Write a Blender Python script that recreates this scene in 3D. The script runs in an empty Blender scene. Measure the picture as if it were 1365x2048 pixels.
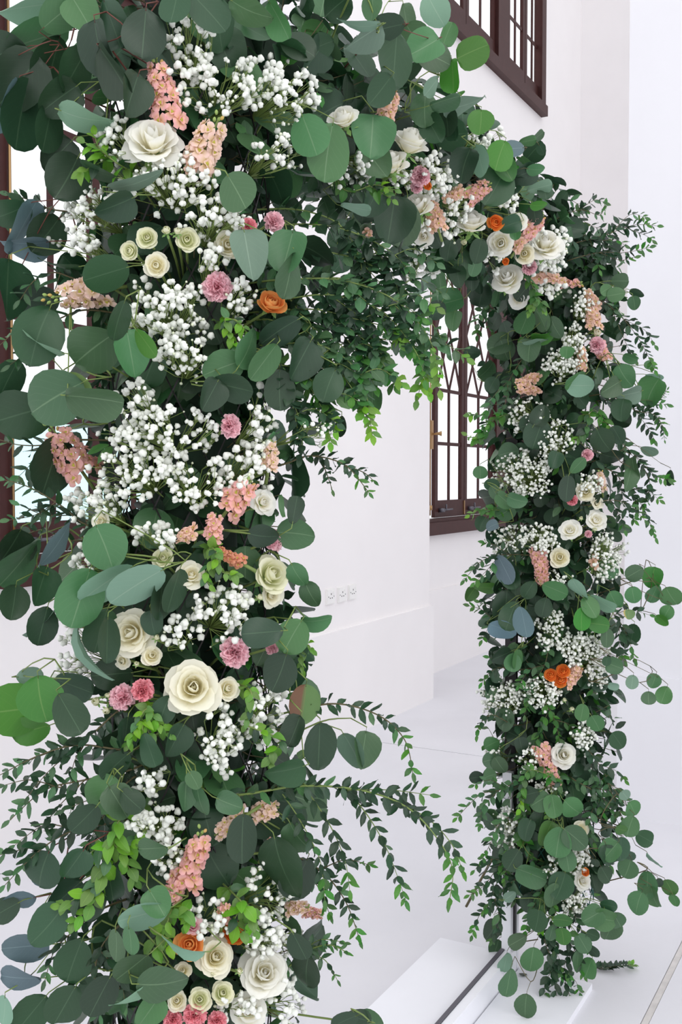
import bpy, math, random
from mathutils import Vector, Matrix
random.seed(11)
D = bpy.data
SC = bpy.context.scene
COL = SC.collection
PI = math.pi

# ------------------------------------------------------------------ camera, world, light, exposure
# World axes: +X runs along the window wall, +Y goes towards it, +Z is up. Eye height 1.5 m.
F_PX, W_PX, H_PX = 2082.0, 1365.0, 2048.0
HEAD, PITCH = math.radians(28.9), math.radians(2.04)
EYE = Vector((0, 0, 1.5))
cam_d = D.cameras.new('camera')
cam_d.sensor_fit = 'VERTICAL'
cam_d.sensor_height = 36.0
cam_d.lens = 36.0 * F_PX / H_PX
cam_d.clip_start = 0.05
cam = D.objects.new('camera', cam_d)
COL.objects.link(cam)
cam.location = EYE
cam.rotation_euler = (PI / 2 - PITCH, 0, HEAD - PI / 2)
SC.camera = cam
CM = cam.rotation_euler.to_matrix()
RIGHT, UP, FWD = CM @ Vector((1, 0, 0)), CM @ Vector((0, 1, 0)), CM @ Vector((0, 0, -1))

world = D.worlds.new('world')
SC.world = world
world.use_nodes = True
bg = world.node_tree.nodes['Background']
bg.inputs[0].default_value = (0.955, 0.97, 1.0, 1)
bg.inputs[1].default_value = 1.3

def area_light(name, loc, target, sx, sy, power, col):
    l = D.lights.new(name, 'AREA')
    l.shape = 'RECTANGLE'
    l.size, l.size_y, l.energy, l.color = sx, sy, power, col
    o = D.objects.new(name, l)
    COL.objects.link(o)
    o.location = loc
    o.rotation_euler = (Vector(target) - Vector(loc)).to_track_quat('-Z', 'Y').to_euler()
    return o
# added soft lamp behind and above the camera, gives the flat light a direction
area_light('added_soft_light', (-1.6, -3.4, 5.2), (2.0, 1.2, 1.2), 4.0, 3.0, 90, (1.0, 0.97, 0.93))

SC.view_settings.view_transform = 'Standard'
SC.view_settings.look = 'None'
SC.view_settings.exposure = 0.0
SC.view_settings.gamma = 1.0
SC.view_settings.use_curve_mapping = False

# ------------------------------------------------------------------ helpers
def ray(px, py):
    return (RIGHT * ((px - W_PX / 2) / F_PX) - UP * ((py - H_PX / 2) / F_PX) + FWD)   # scaled so that FWD depth = 1

def at_depth(px, py, d):
    return EYE + ray(px, py) * d

AX_N, AX_F = Vector((1.32, 1.0)), Vector((3.0, 0.93))
BEAM_Y, BEAM_Z = 0.97, 2.17

def surf(zone, px, py, R):
    """Point of the flower body of the arch (near column N, far column F, beam B) that a sight line meets first."""
    r = ray(px, py)
    if zone == 'B':
        o2, d2 = Vector((0 - BEAM_Y, EYE.z - BEAM_Z)), Vector((r.y, r.z))
    else:
        ax = AX_N if zone == 'N' else AX_F
        o2, d2 = Vector((-ax.x, -ax.y)), Vector((r.x, r.y))
    a, b, c = d2.dot(d2), o2.dot(d2), o2.dot(o2) - R * R
    disc = b * b - a * c
    t = (-b - math.sqrt(disc)) / a if disc > 0 else -b / a
    if zone == 'B':
        t = min(t, 3.1)
    return EYE + r * t

def axis_point(zone, p):
    if zone == 'B':
        return Vector((p.x, BEAM_Y, BEAM_Z))
    ax = AX_N if zone == 'N' else AX_F
    return Vector((ax.x, ax.y, p.z))

def depth(p):
    return (p - EYE).dot(FWD)

def lin(r, g, b):
    f = lambda c: (c / 255 / 12.92) if c / 255 <= 0.04045 else ((c / 255 + 0.055) / 1.055) ** 2.4
    return (f(r), f(g), f(b), 1.0)

def mesh(name, verts, faces, mats, smooth=True, uvs=None, mat_idx=None):
    me = D.meshes.new(name)
    me.from_pydata([tuple(v) for v in verts], [], faces)
    for m in (mats if isinstance(mats, (list, tuple)) else [mats]):
        me.materials.append(m)
    if smooth:
        me.polygons.foreach_set('use_smooth', [True] * len(me.polygons))
    if mat_idx:
        me.polygons.foreach_set('material_index', mat_idx)
    if uvs:
        lay = me.uv_layers.new(name='UVMap')
        li = [0] * len(me.loops)
        me.loops.foreach_get('vertex_index', li)
        flat = []
        for i in li:
            flat.extend(uvs[i])
        lay.data.foreach_set('uv', flat)
    me.update()
    return me

def remat(me, mat):
    c = me.copy()
    c.materials.clear()
    c.materials.append(mat)
    return c

def obj(name, me, parent=None, M=None, base=None):
    o = D.objects.new(name, me)
    COL.objects.link(o)
    if M is not None:
        if base is not None:
            M = Matrix.Translation(-base) @ M
        o.matrix_basis = M
    if parent is not None:
        o.parent = parent
    return o

def thing(name, label, cat, loc, group=None):
    o = D.objects.new(name, None)
    COL.objects.link(o)
    o.empty_display_size = 0.02
    o.location = loc
    o['label'], o['category'] = label, cat
    if group:
        o['group'] = group
    return o

def structure(name, me):
    o = obj(name, me)
    o['kind'] = 'structure'
    return o

class MB:
    def __init__(self):
        self.v, self.f = [], []
    def box(self, x0, x1, y0, y1, z0, z1):
        n = len(self.v)
        self.v += [(x, y, z) for z in (z0, z1) for y in (y0, y1) for x in (x0, x1)]
        self.f += [tuple(n + i for i in q) for q in ((0, 2, 3, 1), (4, 5, 7, 6), (0, 1, 5, 4), (2, 6, 7, 3), (0, 4, 6, 2), (1, 3, 7, 5))]
        return self
    def tube(self, pts, radii, sides=5, cap=True):
        n0 = len(self.v)
        k = len(pts)
        ref = Vector((0.31, 0.22, 0.92))
        for i, p in enumerate(pts):
            t = (Vector(pts[min(i + 1, k - 1)]) - Vector(pts[max(i - 1, 0)]))
            t = t.normalized() if t.length > 1e-9 else Vector((0, 0, 1))
            a = t.cross(ref)
            if a.length < 1e-3:
                a = t.cross(Vector((1, 0, 0)))
            a.normalize()
            b = t.cross(a)
            r = radii[i] if isinstance(radii, (list, tuple)) else radii
            for s in range(sides):
                th = 2 * PI * s / sides
                self.v.append(tuple(Vector(p) + a * (math.cos(th) * r) + b * (math.sin(th) * r)))
        for i in range(k - 1):
            for s in range(sides):
                s2 = (s + 1) % sides
                self.f.append((n0 + i * sides + s, n0 + i * sides + s2, n0 + (i + 1) * sides + s2, n0 + (i + 1) * sides + s))
        if cap and sides >= 3:
            self.f.append(tuple(n0 + s for s in range(sides))[::-1])
            self.f.append(tuple(n0 + (k - 1) * sides + s for s in range(sides)))
        return self
    def add(self, verts, faces, M):
        n = len(self.v)
        self.v += [tuple(M @ Vector(v)) for v in verts]
        self.f += [tuple(n + i for i in q) for q in faces]
    def build(self, name, mat, parent=None, smooth=False, base=None):
        if base is not None:
            self.v = [(v[0] - base.x, v[1] - base.y, v[2] - base.z) for v in self.v]
        return obj(name, mesh(name, self.v, self.f, mat, smooth), parent)

# ------------------------------------------------------------------ materials
def new_mat(name):
    m = D.materials.new(name)
    m.use_nodes = True
    nt = m.node_tree
    return m, nt, nt.nodes['Principled BSDF'], nt.nodes['Material Output']

def plain(name, rgb, rough=0.5, metal=0.0, noise=0.0, scale=8.0, bump=0.0, bscale=40.0):
    m, nt, b, out = new_mat(name)
    b.inputs['Base Color'].default_value = rgb
    b.inputs['Roughness'].default_value = rough
    b.inputs['Metallic'].default_value = metal
    L = nt.links
    tc = nt.nodes.new('ShaderNodeTexCoord')
    if noise:
        n = nt.nodes.new('ShaderNodeTexNoise')
        n.inputs['Scale'].default_value = scale
        n.inputs['Detail'].default_value = 6
        L.new(tc.outputs['Object'], n.inputs['Vector'])
        mr = nt.nodes.new('ShaderNodeMapRange')
        mr.inputs[1].default_value, mr.inputs[2].default_value = 0.3, 0.7
        mr.inputs[3].default_value, mr.inputs[4].default_value = 1 - noise, 1 + noise * 0.3
        L.new(n.outputs[0], mr.inputs[0])
        mx = nt.nodes.new('ShaderNodeMix')
        mx.data_type, mx.blend_type = 'RGBA', 'MULTIPLY'
        mx.inputs[0].default_value = 1.0
        mx.inputs[6].default_value = rgb
        L.new(mr.outputs[0], mx.inputs[7])
        L.new(mx.outputs[2], b.inputs['Base Color'])
    if bump:
        n2 = nt.nodes.new('ShaderNodeTexNoise')
        n2.inputs['Scale'].default_value = bscale
        n2.inputs['Detail'].default_value = 4
        L.new(tc.outputs['Object'], n2.inputs['Vector'])
        bp = nt.nodes.new('ShaderNodeBump')
        bp.inputs['Strength'].default_value = bump
        bp.inputs['Distance'].default_value = 0.01
        L.new(n2.outputs[0], bp.inputs['Height'])
        L.new(bp.outputs[0], b.inputs['Normal'])
    return m

def leaf_mat(name, rgb, vein, rough=0.42, trans=0.18, second=None):
    m, nt, b, out = new_mat(name)
    N, L = nt.nodes, nt.links
    uv = N.new('ShaderNodeUVMap')
    sep = N.new('ShaderNodeSeparateXYZ')
    L.new(uv.outputs[0], sep.inputs[0])
    def math_n(op, a, bb=None):
        n = N.new('ShaderNodeMath')
        n.operation = op
        for i, v in ((0, a), (1, bb)):
            if v is None:
                continue
            if isinstance(v, (int, float)):
                n.inputs[i].default_value = v
            else:
                L.new(v, n.inputs[i])
        return n.outputs[0]
    ax = math_n('ABSOLUTE', math_n('SUBTRACT', sep.outputs[0], 0.5))
    mid = math_n('LESS_THAN', ax, math_n('MULTIPLY_ADD', sep.outputs[1], -0.016))
    mid.node.inputs[2].default_value = 0.0
    midn = N.new('ShaderNodeMapRange')
    midn.inputs[1].default_value, midn.inputs[2].default_value = 0.004, 0.022
    midn.inputs[3].default_value, midn.inputs[4].default_value = 0.45, 0.0
    L.new(ax, midn.inputs[0])
    side = math_n('SINE', math_n('MULTIPLY', math_n('SUBTRACT', sep.outputs[1], math_n('MULTIPLY', ax, 0.9)), 42.0))
    sidem = N.new('ShaderNodeMapRange')
    sidem.inputs[1].default_value, sidem.inputs[2].default_value = 0.86, 1.0
    sidem.inputs[3].default_value, sidem.inputs[4].default_value = 0.0, 0.05
    L.new(side, sidem.inputs[0])
    vf = math_n('MAXIMUM', midn.outputs[0], sidem.outputs[0])
    info = N.new('ShaderNodeObjectInfo')
    hsv = N.new('ShaderNodeHueSaturation')
    hsv.inputs['Color'].default_value = rgb
    for inp, lo, hi in (('Hue', 0.485, 0.515), ('Value', 0.7, 1.3), ('Saturation', 0.85, 1.12)):
        mr = N.new('ShaderNodeMapRange')
        mr.inputs[3].default_value, mr.inputs[4].default_value = lo, hi
        src = info.outputs['Random'] if inp != 'Hue' else math_n('FRACT', math_n('MULTIPLY', info.outputs['Random'], 7.31))
        L.new(src, mr.inputs[0])
        L.new(mr.outputs[0], hsv.inputs[inp])
    colour = hsv.outputs[0]
    if second:
        st = N.new('ShaderNodeMapRange')
        st.inputs[1].default_value, st.inputs[2].default_value = (0.8, 0.92) if name == 'leaf_yellowing' else (0.5, 0.62)
        L.new(sep.outputs[0], st.inputs[0])
        mx0 = N.new('ShaderNodeMix')
        mx0.data_type = 'RGBA'
        L.new(st.outputs[0], mx0.inputs[0])
        L.new(colour, mx0.inputs[6])
        mx0.inputs[7].default_value = second
        colour = mx0.outputs[2]
    mx = N.new('ShaderNodeMix')
    mx.data_type = 'RGBA'
    L.new(vf, mx.inputs[0])
    L.new(colour, mx.inputs[6])
    mx.inputs[7].default_value = vein
    L.new(mx.outputs[2], b.inputs['Base Color'])
    b.inputs['Roughness'].default_value = rough
    b.inputs['Specular IOR Level'].default_value = 0.5
    tr = N.new('ShaderNodeBsdfTranslucent')
    L.new(mx.outputs[2], tr.inputs[0])
    ms = N.new('ShaderNodeMixShader')
    ms.inputs[0].default_value = trans
    L.new(b.outputs[0], ms.inputs[1])
    L.new(tr.outputs[0], ms.inputs[2])
    L.new(ms.outputs[0], out.inputs[0])
    return m

def petal_mat(name, base_rgb, tip_rgb, trans=0.25, var=0.06, bump=0.0):
    m, nt, b, out = new_mat(name)
    N, L = nt.nodes, nt.links
    uv = N.new('ShaderNodeUVMap')
    sep = N.new('ShaderNodeSeparateXYZ')
    L.new(uv.outputs[0], sep.inputs[0])
    mx = N.new('ShaderNodeMix')
    mx.data_type = 'RGBA'
    mr0 = N.new('ShaderNodeMapRange')
    mr0.inputs[1].default_value, mr0.inputs[2].default_value = 0.05, 0.75
    L.new(sep.outputs[1], mr0.inputs[0])
    L.new(mr0.outputs[0], mx.inputs[0])
    mx.inputs[6].default_value, mx.inputs[7].default_value = base_rgb, tip_rgb
    info = N.new('ShaderNodeObjectInfo')
    hsv = N.new('ShaderNodeHueSaturation')
    L.new(mx.outputs[2], hsv.inputs['Color'])
    mr = N.new('ShaderNodeMapRange')
    mr.inputs[3].default_value, mr.inputs[4].default_value = 1 - var, 1 + var
    L.new(info.outputs['Random'], mr.inputs[0])
    L.new(mr.outputs[0], hsv.inputs['Value'])
    L.new(hsv.outputs[0], b.inputs['Base Color'])
    b.inputs['Roughness'].default_value = 0.6
    b.inputs['Specular IOR Level'].default_value = 0.2
    tr = N.new('ShaderNodeBsdfTranslucent')
    L.new(hsv.outputs[0], tr.inputs[0])
    ms = N.new('ShaderNodeMixShader')
    ms.inputs[0].default_value = trans
    L.new(b.outputs[0], ms.inputs[1])
    L.new(tr.outputs[0], ms.inputs[2])
    L.new(ms.outputs[0], out.inputs[0])
    return m

VE = lin(136, 166, 128)
LEAF = {
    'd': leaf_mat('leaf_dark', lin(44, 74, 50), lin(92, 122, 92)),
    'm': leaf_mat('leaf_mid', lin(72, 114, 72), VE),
    'g': leaf_mat('leaf_fresh', lin(72, 126, 56), lin(136, 170, 100), trans=0.3),
    'p': leaf_mat('leaf_pale', lin(120, 152, 130), lin(166, 190, 168), rough=0.6),
    'b': leaf_mat('leaf_blue_grey', lin(106, 134, 142), lin(150, 174, 176), rough=0.6),
    'l': leaf_mat('leaf_lime', lin(116, 168, 66), lin(170, 200, 110), trans=0.35),
    'y': leaf_mat('leaf_yellowing', lin(110, 140, 86), lin(170, 170, 110), second=lin(196, 176, 106)),
    'r': leaf_mat('leaf_browning', lin(90, 130, 70), lin(130, 120, 80), second=lin(118, 84, 62)),
}
STEM = {'g': plain('stem_green', lin(120, 140, 74), 0.6), 'r': plain('stem_red_brown', lin(112, 64, 54), 0.6), 'b': plain('stem_brown', lin(96, 88, 58), 0.6)}
CALYX = plain('calyx_green', lin(120, 158, 86), 0.6)
PETAL = {
    'white': petal_mat('petal_white', lin(250, 243, 206), lin(252, 251, 244), trans=0.35),
    'cream': petal_mat('petal_cream', lin(246, 236, 186), lin(252, 249, 232), trans=0.35),
    'green_cream': petal_mat('petal_green_cream', lin(214, 222, 150), lin(246, 245, 218), trans=0.3),
    'pink': petal_mat('petal_pink', lin(240, 136, 158), lin(254, 212, 220), var=0.1),
    'coral': petal_mat('petal_coral', lin(234, 112, 132), lin(252, 176, 186), var=0.1),
    'orange': petal_mat('petal_orange', lin(240, 124, 40), lin(252, 166, 84), trans=0.35, var=0.08),
    'apricot': petal_mat('petal_apricot', lin(250, 156, 70), lin(254, 190, 116), trans=0.35, var=0.08),
    'peach': petal_mat('petal_peach', lin(222, 196, 118), lin(250, 218, 206), var=0.07),
    'salmon': petal_mat('petal_salmon', lin(222, 184, 120), lin(246, 204, 188), var=0.08),
    'rust': petal_mat('petal_rust', lin(206, 130, 88), lin(228, 158, 130), var=0.1),
    'rose_pink': petal_mat('petal_rose_pink', lin(228, 192, 122), lin(248, 190, 188), var=0.1),
}
EYE_M = plain('floret_eye', lin(178, 170, 60), 0.6)
BUD_M = plain('bud_green', lin(150, 176, 96), 0.6)
BLOSSOM = plain('blossom_white', lin(240, 242, 234), 0.75)
BLOSSOM_BUD = plain('blossom_bud', lin(222, 228, 200), 0.7)
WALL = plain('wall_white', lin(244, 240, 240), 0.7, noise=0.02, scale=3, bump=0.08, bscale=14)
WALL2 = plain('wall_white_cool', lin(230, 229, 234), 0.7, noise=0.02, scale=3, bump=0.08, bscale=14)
FLOOR = plain('floor_white_paint', lin(226, 225, 230), 0.42, noise=0.05, scale=2.2, bump=0.05, bscale=60)
GROUT = plain('floor_joint', lin(218, 213, 210), 0.8, noise=0.15, scale=30)
GROUT_D = plain('floor_joint_edge', lin(70, 62, 60), 0.9)
WOOD = plain('window_brown_paint', lin(66, 36, 34), 0.45, noise=0.15, scale=20)
WOOD.node_tree.nodes['Principled BSDF'].inputs['Specular IOR Level'].default_value = 0.2
BRASS = plain('brass', lin(176, 142, 100), 0.35, 0.9)
DARK = plain('dark_iron', lin(44, 40, 42), 0.5, 0.3)
BOARD = plain('board_white', lin(244, 244, 250), 0.45, noise=0.03, scale=5)
CHAN = plain('channel_grey', lin(98, 96, 104), 0.4, 0.4)
PLASTIC = plain('socket_plastic', lin(240, 238, 236), 0.35)
FOAM = plain('floral_foam', lin(30, 52, 36), 0.9, noise=0.4, scale=30)
NET = plain('netting_teal', lin(28, 92, 82), 0.6)

def glass_mat(name, tint):
    m = D.materials.new(name)
    m.use_nodes = True
    nt = m.node_tree
    for n in list(nt.nodes):
        if n.type == 'BSDF_PRINCIPLED':
            nt.nodes.remove(n)
    t, g, ms, fr = (nt.nodes.new(x) for x in ('ShaderNodeBsdfTransparent', 'ShaderNodeBsdfGlossy', 'ShaderNodeMixShader', 'ShaderNodeLayerWeight'))
    pw = nt.nodes.new('ShaderNodeMath')
    pw.operation = 'POWER'
    pw.inputs[1].default_value = 4.0
    t.inputs[0].default_value = tint
    g.inputs['Roughness'].default_value = 0.05
    nt.links.new(fr.outputs['Facing'], pw.inputs[0])
    sc_ = nt.nodes.new('ShaderNodeMath')
    sc_.operation = 'MULTIPLY'
    sc_.inputs[1].default_value = 0.4
    nt.links.new(pw.outputs[0], sc_.inputs[0])
    nt.links.new(sc_.outputs[0], ms.inputs[0])
    nt.links.new(t.outputs[0], ms.inputs[1])
    nt.links.new(g.outputs[0], ms.inputs[2])
    nt.links.new(ms.outputs[0], nt.nodes['Material Output'].inputs[0])
    return m
GLASS = glass_mat('window_glass', (0.99, 0.99, 0.99, 1))
GLASS_B = glass_mat('window_glass_blue', (0.84, 0.98, 1.0, 1))

# ------------------------------------------------------------------ the room
YR, YP = 3.19, 2.836            # window recess plane, pier front
PX0, PX1 = 4.3, 6.36            # pier
XE = 11.05                      # end wall
w = MB()
def wall_run(x0, x1, opens):
    """Wall of the recess between x0 and x1 with openings (xa, xb, za, zb) that share xa, xb."""
    if not opens:
        w.box(x0, x1, YR, YR + 0.05, 0, 8)
        return
    xa, xb = opens[0][0], opens[0][1]
    w.box(x0, xa, YR, YR + 0.05, 0, 8)
    w.box(xb, x1, YR, YR + 0.05, 0, 8)
    z = 0
    for (_, _, za, zb) in opens:
        w.box(xa, xb, YR, YR + 0.05, z, za)
        z = zb
    w.box(xa, xb, YR, YR + 0.05, z, 8)
W1, W2, W3 = (2.93, 4.15, 1.07, 3.75), (6.98, 9.74, 1.07, 3.3), (6.98, 9.74, 4.93, 7.3)
wall_run(0.5, 5.3, [W1])
wall_run(5.3, XE + 0.3, [W2, W3])
w.box(PX0, PX1, YP, YR, 0, 8)
structure('wall_back', mesh('wall_back', w.v, w.f, WALL, False))
structure('wall_end', mesh('wall_end', *(lambda b: (b.v, b.f))(MB().box(XE, XE + 0.3, -2, YR, 0, 8)), WALL, False))
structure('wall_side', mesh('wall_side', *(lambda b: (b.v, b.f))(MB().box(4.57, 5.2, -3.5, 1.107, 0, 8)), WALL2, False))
structure('trim_1', mesh('trim_1', *(lambda b: (b.v, b.f))(MB().box(0.5, PX0 - 0.02, YR - 0.022, YR, 0, 0.63).box(PX1 + 0.02, XE, YR - 0.022, YR, 0, 0.63)), WALL, False))
structure('trim_2', mesh('trim_2', *(lambda b: (b.v, b.f))(MB().box(PX0 - 0.02, PX1 + 0.02, YP - 0.024, YR, 0, 0.63)), WALL, False))
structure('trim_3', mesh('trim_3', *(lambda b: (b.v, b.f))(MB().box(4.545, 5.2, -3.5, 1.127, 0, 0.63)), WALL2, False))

floor_o = D.objects.new('floor', None)
COL.objects.link(floor_o)
floor_o['kind'] = 'structure'
XJ, YJ0, YJ1 = 5.18, 0.615, 0.633
MB().box(-4, 12, -5, 4, -0.06, -0.012).build('subfloor', GROUT_D, floor_o)
for (x0, x1) in ((-4, XJ - 0.004), (XJ + 0.004, 12)):
    for (y0, y1) in ((-5, YJ0 - 0.0018), (YJ1 + 0.0018, 4)):
        MB().box(x0, x1, y0, y1, -0.011, 0.0).build('slab', FLOOR, floor_o)
MB().box(-4, 12, YJ0, YJ1, -0.011, -0.002).build('joint_filler', GROUT, floor_o)

def window(name, x0, x1, z0, z1, sashes, rows, diamond=None, bolt=False, blue_below=0, st=0.055):
    """Brown casement window in the recess; sashes: (xa, xb, panes across); rows: heights of the glazing bars."""
    o = D.objects.new(name, None)
    COL.objects.link(o)
    o['kind'] = 'structure'
    y0 = YR - 0.045
    fr = MB()
    fr.box(x0, x1, y0, YR + 0.035, z0, z0 + 0.10)
    fr.box(x0, x1, y0 + 0.02, YR + 0.035, z1 - 0.08, z1)
    fr.box(x0, x0 + 0.075, y0, YR + 0.035, z0 + 0.10, z1 - 0.08)
    fr.box(x1 - 0.12, x1, y0, YR + 0.035, z0 + 0.10, z1 - 0.08)
    fr.box(x0, x1, y0 - 0.02, YR, z0 - 0.02, z0 + 0.075)
    for a, b in zip(sashes[:-1], sashes[1:]):
        if b[0] - a[1] > 0.01:
            fr.box(a[1], b[0], y0 + 0.01, YR + 0.035, z0 + 0.10, z1 - 0.08)
    fr.build('frame', WOOD, o)
    for k, (xa, xb, n) in enumerate(sashes):
        ya, yb = YR - 0.005, YR + 0.024
        za, zb = z0 + 0.105, z1 - 0.085
        s = MB()
        s.box(xa, xa + st, ya, yb, za, zb).box(xb - st, xb, ya, yb, za, zb)
        s.box(xa + st, xb - st, ya, yb, za, za + 0.13).box(xa + st, xb - st, ya, yb, zb - 0.07, zb)
        so = s.build('sash', WOOD, o)
        gx0, gx1, gz0, gz1 = xa + st, xb - st, za + 0.13, zb - 0.07
        xs = [gx0 + (gx1 - gx0) * i / n for i in range(n + 1)]
        zs = [gz0] + [r for r in rows if gz0 < r < gz1] + [gz1]
        for r in zs[1:-1]:
            MB().box(gx0, gx1, ya + 0.006, yb - 0.010, r - 0.013, r + 0.013).build('muntin', WOOD, so)
        top = diamond if diamond else gz1
        for x in xs[1:-1]:
            MB().box(x - 0.013, x + 0.013, ya + 0.005, yb - 0.011, gz0, top).build('muntin', WOOD, so)
        for i in range(n):
            for za2, zb2 in zip(zs[:-1], zs[1:]):
                if diamond and za2 >= diamond - 0.01:
                    continue
                MB().box(xs[i], xs[i + 1], ya + 0.019, ya + 0.023, za2, zb2).build('pane', GLASS_B if zb2 <= blue_below else GLASS, so)
        if diamond:
            MB().box(gx0, gx1, ya + 0.019, ya + 0.023, diamond, gz1).build('pane', GLASS, so)
            wd, hd = (gx1 - gx0) / 2, 0.47
            z = diamond
            while z < gz1 - 0.05:
                zt = min(z + hd, gz1)
                f = (zt - z) / hd
                for i in range(2):
                    for sgn in (1, -1):
                        xa2 = gx0 + wd * i + (0 if sgn > 0 else wd)
                        xb2 = xa2 + sgn * wd * f
                        MB().tube([(xa2, ya + 0.011, z), (xb2, ya + 0.011, zt)], 0.009, 4).build('lattice_bar', WOOD, so)
                z += hd
        if bolt:
            h = MB()
            h.tube([(xa + 0.08, ya - 0.02, za + 0.055), (xa + 0.26, ya - 0.035, za + 0.06)], 0.008, 6)
            h.box(xa + 0.07, xa + 0.13, ya - 0.03, ya, za + 0.04, za + 0.07)
            h.tube([(xa + 0.15, ya - 0.03, za + 0.05), (xa + 0.15, ya - 0.03, za + 0.1)], 0.007, 6)
            h.build('stay', CHAN, so, True)
            MB().box(xb - 0.012, xb + 0.006, ya - 0.008, yb, za + 0.01, za + 0.12).build('hinge', BRASS, so)
    if bolt:
        xb_ = x0 + 0.055
        b = MB().tube([(xb_, y0 - 0.012, z0 + 0.13), (xb_, y0 - 0.012, z1 - 0.1)], 0.006, 8)
        b.build('bolt_rod', BRASS, o, True)
        MB().box(xb_ - 0.02, xb_ + 0.02, y0 - 0.03, y0, z0 + 0.62, z0 + 0.83).build('bolt_plate', BRASS, o)
        MB().tube([(xb_ + 0.02, y0 - 0.03, z0 + 0.73), (xb_ + 0.05, y0 - 0.06, z0 + 0.735), (xb_ + 0.06, y0 - 0.075, z0 + 0.735)], [0.006, 0.012, 0.02], 8).build('bolt_knob', BRASS, o, True)
        MB().tube([(xb_, y0 - 0.012, z0 + 0.17), (xb_, y0 - 0.012, z0 + 0.205)], 0.018, 8).build('bolt_guide', BRASS, o, True)
    return o

window('window_1', 2.93, 4.15, 1.07, 3.75, [(3.0, 3.53, 2), (3.53, 4.04, 2)], [1.73, 2.14, 2.95], bolt=True, blue_below=1.75, st=0.03)
SASH = [(7.24, 7.82, 2), (7.83, 8.48, 2), (8.76, 9.24, 2), (9.25, 9.68, 2)]
window('window_2', 6.98, 9.74, 1.07, 3.3, SASH, [1.74, 2.15], diamond=2.15, bolt=True)
window('window_3', 6.98, 9.74, 4.93, 7.3, SASH, [5.53, 6.4])

# wall sockets: three single outlets on the pier
SOCKET_NAMES = ['white three-pin wall socket nearest the flower column, first of three on the pier',
                'white three-pin wall socket in the middle of the three on the pier',
                'white three-pin wall socket farthest along the pier, last of the three']
for i, px in enumerate((659, 682, 703)):
    r = ray(px, (1193, 1189, 1184)[i])
    p = EYE + r * (YP / r.y)
    s = thing('wall_socket', SOCKET_NAMES[i], 'socket', p, 'wall sockets on the pier')
    pl = MB().box(-0.043, 0.043, -0.010, 0, -0.043, 0.043).box(-0.039, 0.039, -0.013, -0.010, -0.039, 0.039)
    pl.build('plate', PLASTIC, s)
    for (hx, hz, sx, sz) in ((0, 0.014, 0.0025, 0.005), (-0.011, -0.008, 0.004, 0.0025), (0.011, -0.008, 0.004, 0.0025)):
        MB().box(hx - sx, hx + sx, -0.0138, -0.012, hz - sz, hz + sz).build('pin_hole', DARK, s)
    for hx in (-0.03, 0.03):
        MB().tube([(hx, -0.0145, 0), (hx, -0.012, 0)], 0.003, 8).build('screw', CHAN, s)
    MB().box(0.018, 0.027, -0.0165, -0.012, 0.014, 0.028).build('switch', PLASTIC, s)

# ------------------------------------------------------------------ arch base and frame
PT = 0.045
XF = 2.94
ab = thing('plinth', 'low white painted boards on the floor under the flower arch', 'plinth', (2.1, 1.03, 0))
MB().box(0.9, XF + 0.025, 0.800, 1.018, 0, 0.02).build('front_board', BOARD, ab, base=Vector((2.1, 1.03, 0)))
MB().box(0.9, XF + 0.005, 1.062, 1.272, 0, PT + 0.015).build('back_board', BOARD, ab, base=Vector((2.1, 1.03, 0)))
af = thing('flower_arch', 'slim white metal arch with dark channel and green foam packing, standing on the plinth', 'arch', (2.1, 1.035, 0))
B = Vector((2.1, 1.035, 0))
MB().box(0.9, XF, 1.022, 1.048, 0, PT + 0.040).build('bottom_rail', BOARD, af, base=B)
MB().box(0.9, XF - 0.008, 1.049, 1.060, 0, PT + 0.044).build('channel', CHAN, af, base=B)
for x in (1.30, XF):
    MB().box(x - 0.032, x - 0.010, 1.030, 1.058, PT + 0.04, 0.62).build('post', BOARD, af, base=B)
    MB().box(x - 0.010, x + 0.004, 1.025, 1.060, PT + 0.02, 2.3).build('channel', DARK, af, base=B)
    MB().box(x + 0.004, x + 0.020, 1.022, 1.058, 0.0, 0.62).build('post', BOARD, af, base=B)
MB().box(1.25, XF + 0.03, 1.02, 1.058, 2.3, 2.34).build('top_rail', BOARD, af, base=B)

def core(zone):
    v, f = [], []
    rnd = random.Random(zone)
    n, k = 26, 12
    for i in range(n + 1):
        s = i / n
        for j in range(k):
            a = 2 * PI * j / k
            r = 0.07 * (0.8 + 0.4 * rnd.random())
            if zone == 'B':
                v.append((AX_N.x + (AX_F.x - AX_N.x) * s, BEAM_Y + r * math.cos(a), BEAM_Z + r * math.sin(a)))
            else:
                ax = AX_N if zone == 'N' else AX_F
                v.append((ax.x + r * math.cos(a), ax.y + r * math.sin(a), 0.22 + (2.2 - 0.22) * s))
    for i in range(n):
        for j in range(k):
            f.append((i * k + j, i * k + (j + 1) % k, (i + 1) * k + (j + 1) % k, (i + 1) * k + j))
    return [tuple(Vector(p) - B) for p in v], f
for z in 'NFB':
    v, f = core(z)
    obj('foam_core', mesh('foam_core', v, f, FOAM), af)
net = MB()
for j in range(14):
    for sgn in (1, -1):
        pts = []
        for i in range(9):
            a = 2 * PI * j / 14 + sgn * i * 0.16
            pts.append((AX_F.x + 0.118 * math.cos(a), AX_F.y + 0.118 * math.sin(a), 0.24 + i * 0.03))
        net.tube(pts, 0.0016, 4)
net.build('netting', NET, af, base=B)['label'] = 'teal plastic netting round the foot of the far column'
net = MB()
for j in range(14):
    for sgn in (1, -1):
        net.tube([(AX_N.x + 0.125 * math.cos(2 * PI * j / 14 + sgn * i * 0.16), AX_N.y + 0.125 * math.sin(2 * PI * j / 14 + sgn * i * 0.16), 0.5 + i * 0.04) for i in range(40)], 0.0014, 3)
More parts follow.
